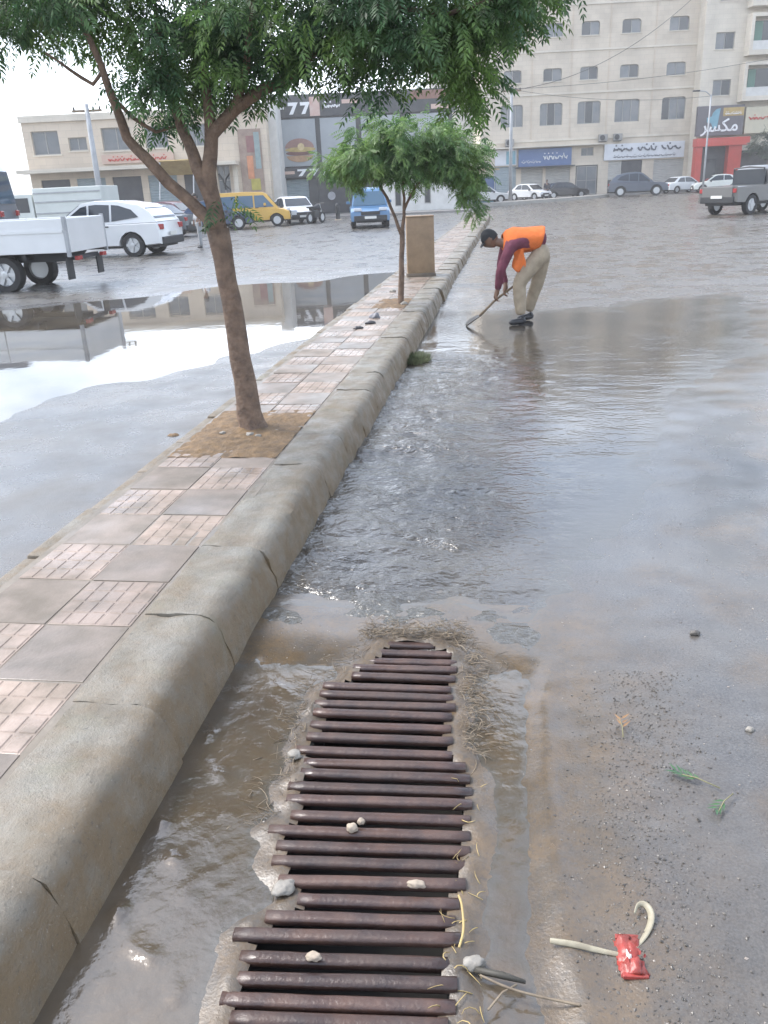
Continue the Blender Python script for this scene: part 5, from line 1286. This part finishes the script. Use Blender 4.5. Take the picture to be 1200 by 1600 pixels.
def hand_chain(J, E, wrist, key, d, palm_n, curl):
    """palm and five separate fingers rooted inside the palm"""
    w = Vector(J[wrist][0]); d = Vector(d).normalized(); n = Vector(palm_n).normalized(); s = d.cross(n).normalized()
    p = w+d*.05; J[key+'palm'] = (p, (.034, .02)); E.append((wrist, key+'palm'))
    for i, (off, L) in enumerate(((-.030, .058), (-.010, .072), (.010, .077), (.029, .068))):
        b = p+d*.038+s*off; J[f'{key}f{i}a'] = (b, .010); m_ = b+d*L*.5*math.cos(curl*.4)+n*L*.5*math.sin(curl*.4)
        J[f'{key}f{i}b'] = (m_, .009); e = m_+d*L*.5*math.cos(curl)+n*L*.5*math.sin(curl); J[f'{key}f{i}c'] = (e, .0075)
        E += [(key+'palm', f'{key}f{i}a'), (f'{key}f{i}a', f'{key}f{i}b'), (f'{key}f{i}b', f'{key}f{i}c')]
    b = p-d*.015-s*.036+n*.008; J[key+'t0'] = (b, .011); J[key+'t1'] = (b+d*.03-s*.012+n*.02, .0095); J[key+'t2'] = (b+d*.05+n*.035, .008)
    E += [(key+'palm', key+'t0'), (key+'t0', key+'t1'), (key+'t1', key+'t2')]
# the bent worker; local frame: x along u, y away, z up
ORG = (1.85, 10.50)
wk = thing('person', 'worker in orange vest bent over in the flooded gutter, scraping with a short tool', 'person', hd(*ORG), YAW)
def q_(u, v, z): return Vector((u-ORG[0], v-ORG[1], z))
J = dict(pel=(q_(2.08, 10.50, .90), (.12, .10)), sp=(q_(1.90, 10.50, .965), (.12, .095)), chest=(q_(1.72, 10.50, .965), (.13, .10)), neck=(q_(1.60, 10.50, .965), .055), nk2=(q_(1.54, 10.50, .975), .05), hb=(q_(1.46, 10.50, 1.0), .06),
         lsh=(q_(1.665, 10.33, .955), .055), lel=(q_(1.535, 10.30, .655), .04), lwr=(q_(1.515, 10.37, .42), .028),
         rsh=(q_(1.665, 10.67, .955), .055), rel=(q_(1.60, 10.70, .66), .04), rwr=(q_(1.64, 10.52, .46), .028),
         lhp=(q_(2.07, 10.41, .86), .08), lkn=(q_(1.76, 10.36, .50), .05), lan=(q_(1.80, 10.34, .11), .036),
         rhp=(q_(2.09, 10.59, .86), .08), rkn=(q_(2.06, 10.63, .48), .05), ran=(q_(1.96, 10.69, .11), .036))
E_ = [('pel', 'sp'), ('sp', 'chest'), ('chest', 'neck'), ('neck', 'nk2'), ('nk2', 'hb'), ('chest', 'lsh'), ('lsh', 'lel'), ('lel', 'lwr'), ('chest', 'rsh'), ('rsh', 'rel'), ('rel', 'rwr'), ('pel', 'lhp'), ('lhp', 'lkn'), ('lkn', 'lan'), ('pel', 'rhp'), ('rhp', 'rkn'), ('rkn', 'ran')]
hand_chain(J, E_, 'lwr', 'l', (-.25, .25, -1), (.5, .3, -.1), 1.5); hand_chain(J, E_, 'rwr', 'r', (-.3, -.35, -1), (.5, -.3, -.1), 1.5)
skin('body', J, E_, 'pel', M['skin'], wk)
head(wk, q_(1.44, 10.50, 1.02), (-.72, -.08, -.70), (-.66, 0, .75), .98, cap=cloth('black cap', (.016, .018, .02)))
SJ = dict(pel=(q_(2.12, 10.50, .965), (.165, .115)), w=(q_(2.03, 10.50, .985), (.165, .12)), sp=(q_(1.88, 10.50, .985), (.155, .115)), chest=(q_(1.73, 10.50, .975), (.165, .125)), neck=(q_(1.61, 10.50, .965), .075),
          lsh=(q_(1.67, 10.32, .95), .078), lue=(q_(1.60, 10.30, .80), .066), lel=(q_(1.535, 10.29, .655), .058), lfa=(q_(1.525, 10.335, .53), .05), lwr=(q_(1.517, 10.368, .43), .042),
          rsh=(q_(1.67, 10.68, .95), .078), rue=(q_(1.63, 10.70, .80), .066), rel=(q_(1.60, 10.70, .66), .058), rwr=(q_(1.638, 10.53, .47), .042))
skin('shirt', SJ, [('pel', 'w'), ('w', 'sp'), ('sp', 'chest'), ('chest', 'neck'), ('chest', 'lsh'), ('lsh', 'lue'), ('lue', 'lel'), ('lel', 'lfa'), ('lfa', 'lwr'), ('chest', 'rsh'), ('rsh', 'rue'), ('rue', 'rel'), ('rel', 'rwr')], 'sp', cloth('maroon shirt', (.15, .035, .06)), wk)
TJ = dict(w=(q_(2.0, 10.50, .97), .10), pel=(q_(2.09, 10.50, .92), .115), lhp=(q_(2.06, 10.41, .83), .125), lth=(q_(1.90, 10.38, .67), .11), lkn=(q_(1.775, 10.36, .50), .09), lsn=(q_(1.79, 10.35, .30), .082), lan=(q_(1.80, 10.34, .11), .066),
          rhp=(q_(2.10, 10.60, .83), .125), rth=(q_(2.085, 10.62, .66), .105), rkn=(q_(2.06, 10.63, .48), .088), rsn=(q_(2.0, 10.66, .30), .08), ran=(q_(1.96, 10.69, .10), .064))
skin('trousers', TJ, [('w', 'pel'), ('pel', 'lhp'), ('lhp', 'lth'), ('lth', 'lkn'), ('lkn', 'lsn'), ('lsn', 'lan'), ('pel', 'rhp'), ('rhp', 'rth'), ('rth', 'rkn'), ('rkn', 'rsn'), ('rsn', 'ran')], 'pel', cloth('khaki trousers', (.36, .29, .205), .75), wk)
for (u, v, dv) in ((1.80, 10.34, -.02), (1.96, 10.69, -.05)):
    skin('shoe', dict(h=(q_(u+.05, v, .04), (.04, .04)), m=(q_(u-.05, v+dv*.5, .045), (.043, .042)), t=(q_(u-.15, v+dv, .03), (.042, .028)), a=(q_(u, v, .10), (.05, .05))), [('h', 'm'), ('m', 't'), ('h', 'a')], 'm', MAT('black shoe', (.018, .018, .02), rough=.45), wk)
# vest: shell round the torso, open towards the waist, with a hanging front flap
rings = []
for (u, z, hw, ht) in ((1.595, .985, .10, .085), (1.64, .985, .175, .125), (1.72, .985, .20, .148), (1.82, .985, .192, .140), (1.92, .995, .185, .134), (2.02, .998, .183, .132), (2.05, .998, .182, .131)):
    ring = []
    for k_ in range(24):
        a = 2*math.pi*k_/24; zz = math.sin(a); sl_ = (1-max(0, -zz))
        ring.append(q_(u+.05*zz*(u-1.6)*2.0+.008*nz3(k_*.9, u*9), 10.50+math.cos(a)*hw*(1+.05*nz3(k_*.8, u*11)), z+zz*ht+.012*nz3(k_*.7, u*18, 3)+.008*nz3(k_*1.6, u*30, 4)))
    rings.append(ring)
vm = cloth('orange vest', (.72, .17, .035), .8)
ve = MB().loft(rings, cap=False).build('vest', vm, wk, smooth='all')
sm = ve.modifiers.new('t', 'SOLIDIFY'); sm.thickness = .012; sm.offset = 1
n = 8; fl = []; fs_ = []
for j in range(n+1):
    for i in range(n+1):
        fx_, fz = i/n, j/n
        fl.append(q_(1.70+.14*fx_-.01*fz+.012*math.sin(fz*5+fx_*4), 10.335+.02*math.sin(fx_*7+fz*3)-.02*fz, .90-.27*fz*(.75+.25*math.sin(fx_*3.1))))
for j in range(n):
    for i in range(n): a = j*(n+1)+i; fs_.append((a, a+1, a+n+2, a+n+1))
f_ = MB().add(fl, fs_).build('flap', vm, ve, smooth='all'); f_.modifiers.new('t', 'SOLIDIFY').thickness = .01
# tool
tl = thing('scraper', 'short handled scraper shovel held by the bent worker, blade in the water', 'shovel', hd(1.24, 10.42), YAW)
T0 = (1.24, 10.42)
q2 = lambda u, v, z: Vector((u-T0[0], v-T0[1], z))
MB().tube([q2(1.76, 10.50, .47), q2(1.62, 10.47, .38), q2(1.48, 10.42, .29), q2(1.30, 10.42, .118)], [.014, .015, .015, .016], seg=8).build('handle', M['wood'], tl, smooth='all')
bm_ = MB(); prof = []
for s_, hw, c in ((0, .03, .0), (.05, .085, .01), (.14, .095, .018), (.2, .088, .016), (.235, .05, .01)):
    prof.append((s_, hw, c))
P0 = q2(1.33, 10.42, .138); dv = Vector((-.82, 0, -.57)).normalized(); nv = Vector((-.57, 0, .82)); sv_ = Vector((0, 1, 0)); vs_ = []
for s_, hw, c in prof:
    for k_ in range(7):
        t = -1+2*k_/6; vs_.append(P0+dv*s_+sv_*hw*t+nv*(c*(t*t)*1.5))
b_ = bm_.add(vs_, [(i*7+j, i*7+j+1, (i+1)*7+j+1, (i+1)*7+j) for i in range(len(prof)-1) for j in range(6)]).build('blade', MAT('muddy steel', (.10, .09, .075), (.06, .055, .045), rough=.45, scale=12), tl, smooth='all')
b_.modifiers.new('t', 'SOLIDIFY').thickness = .006
def stander(label, u, v, ang, top, legs, hair, h=1.74):
    p = thing('person', label, 'person', hd(u, v), YAW+rad(ang)); k_ = h/1.74
    V = lambda x, y, z: Vector((x, y, z))*k_
    J = dict(pel=(V(0, 0, .92), (.10, .12)), ch=(V(0, 0, 1.28), (.09, .13)), nk=(V(0, 0, 1.45), .05), hb=(V(.02, 0, 1.55), .055)); E2 = [('pel', 'ch'), ('ch', 'nk'), ('nk', 'hb')]
    for n_, sg in (('l', 1), ('r', -1)):
        J[n_+'s'] = (V(0, sg*.19, 1.38), .05); J[n_+'e'] = (V(-.02, sg*.25, 1.10), .038); J[n_+'w'] = (V(.06, sg*.25, .86), .026); J[n_+'h'] = (V(.03*sg, sg*.09, .86), .075); J[n_+'k'] = (V(.04*sg, sg*.10, .48), .05); J[n_+'a'] = (V(.05*sg, sg*.11, .09), .035)
        E2 += [('ch', n_+'s'), (n_+'s', n_+'e'), (n_+'e', n_+'w'), ('pel', n_+'h'), (n_+'h', n_+'k'), (n_+'k', n_+'a')]; hand_chain(J, E2, n_+'w', n_, (.1, 0, -1), (0, -sg, 0), .5)
    skin('body', J, E2, 'pel', M['skin'], p, 1); head(p, V(.03, 0, 1.63), (1, 0, -.05), (0, 0, 1), k_, hair=hair)
    skin('shirt', dict(w=(V(0, 0, .88), (.13, .16)), m=(V(0, 0, 1.1), (.12, .155)), c=(V(0, 0, 1.32), (.12, .165)), n=(V(0, 0, 1.45), .07), ls=(V(0, .19, 1.38), .07), le=(V(-.02, .25, 1.10), .058), lw=(V(.05, .25, .90), .045), rs=(V(0, -.19, 1.38), .07), re=(V(-.02, -.25, 1.10), .058), rw=(V(.05, -.25, .90), .045)),
         [('w', 'm'), ('m', 'c'), ('c', 'n'), ('c', 'ls'), ('ls', 'le'), ('le', 'lw'), ('c', 'rs'), ('rs', 're'), ('re', 'rw')], 'm', top, p, 1)
    skin('trousers', dict(p=(V(0, 0, .90), (.12, .14)), lh=(V(.03, .09, .80), .10), lk=(V(.04, .10, .48), .078), la=(V(.05, .11, .07), .06), rh=(V(-.03, -.09, .80), .10), rk=(V(-.04, -.10, .48), .078), ra=(V(-.05, -.11, .07), .06)), [('p', 'lh'), ('lh', 'lk'), ('lk', 'la'), ('p', 'rh'), ('rh', 'rk'), ('rk', 'ra')], 'p', legs, p, 1)
    for sg in (1, -1): skin('shoe', dict(h=(V(.05*sg-.05, sg*.11, .035), .035), m=(V(.05*sg+.06, sg*.11, .035), .036), t=(V(.05*sg+.15, sg*.11, .025), .027)), [('h', 'm'), ('m', 't')], 'm', MATS['black shoe'], p, 1)
hr = MAT('dark hair', (.02, .016, .014), rough=.6)
stander('person in pale grey clothes standing at the tail of the white car, behind the branch', -5.85, 29.9, 215, cloth('pale top', (.5, .5, .5), .85), cloth('pale grey trousers', (.30, .31, .32), .85), hr, 1.76)
stander('person in dark clothes standing before the cream shutters near the black saloon', 16.2, 80.5, 250, cloth('dark jacket', (.03, .03, .04)), cloth('dark trousers', (.03, .03, .035)), hr, 1.72)

# ------------------------------------------------------------------ damp hazy air
hz = MB().box(-950, 950, -350, 1250, -1.6, 24.5).build('haze', None)
hm = bpy.data.materials.new('damp air'); hm.use_nodes = True; ht = hm.node_tree; ht.nodes.clear()
ho = ht.nodes.new('ShaderNodeOutputMaterial'); hv = ht.nodes.new('ShaderNodeVolumePrincipled')
hv.inputs['Color'].default_value = (1.0, .985, .96, 1); hv.inputs['Density'].default_value = 0.0013; hv.inputs['Anisotropy'].default_value = 0.2
ht.links.new(hv.outputs['Volume'], ho.inputs['Volume']); hz.data.materials.append(hm)
stuff(hz); tag(hz, 'thin pale damp air over the whole street', 'haze')
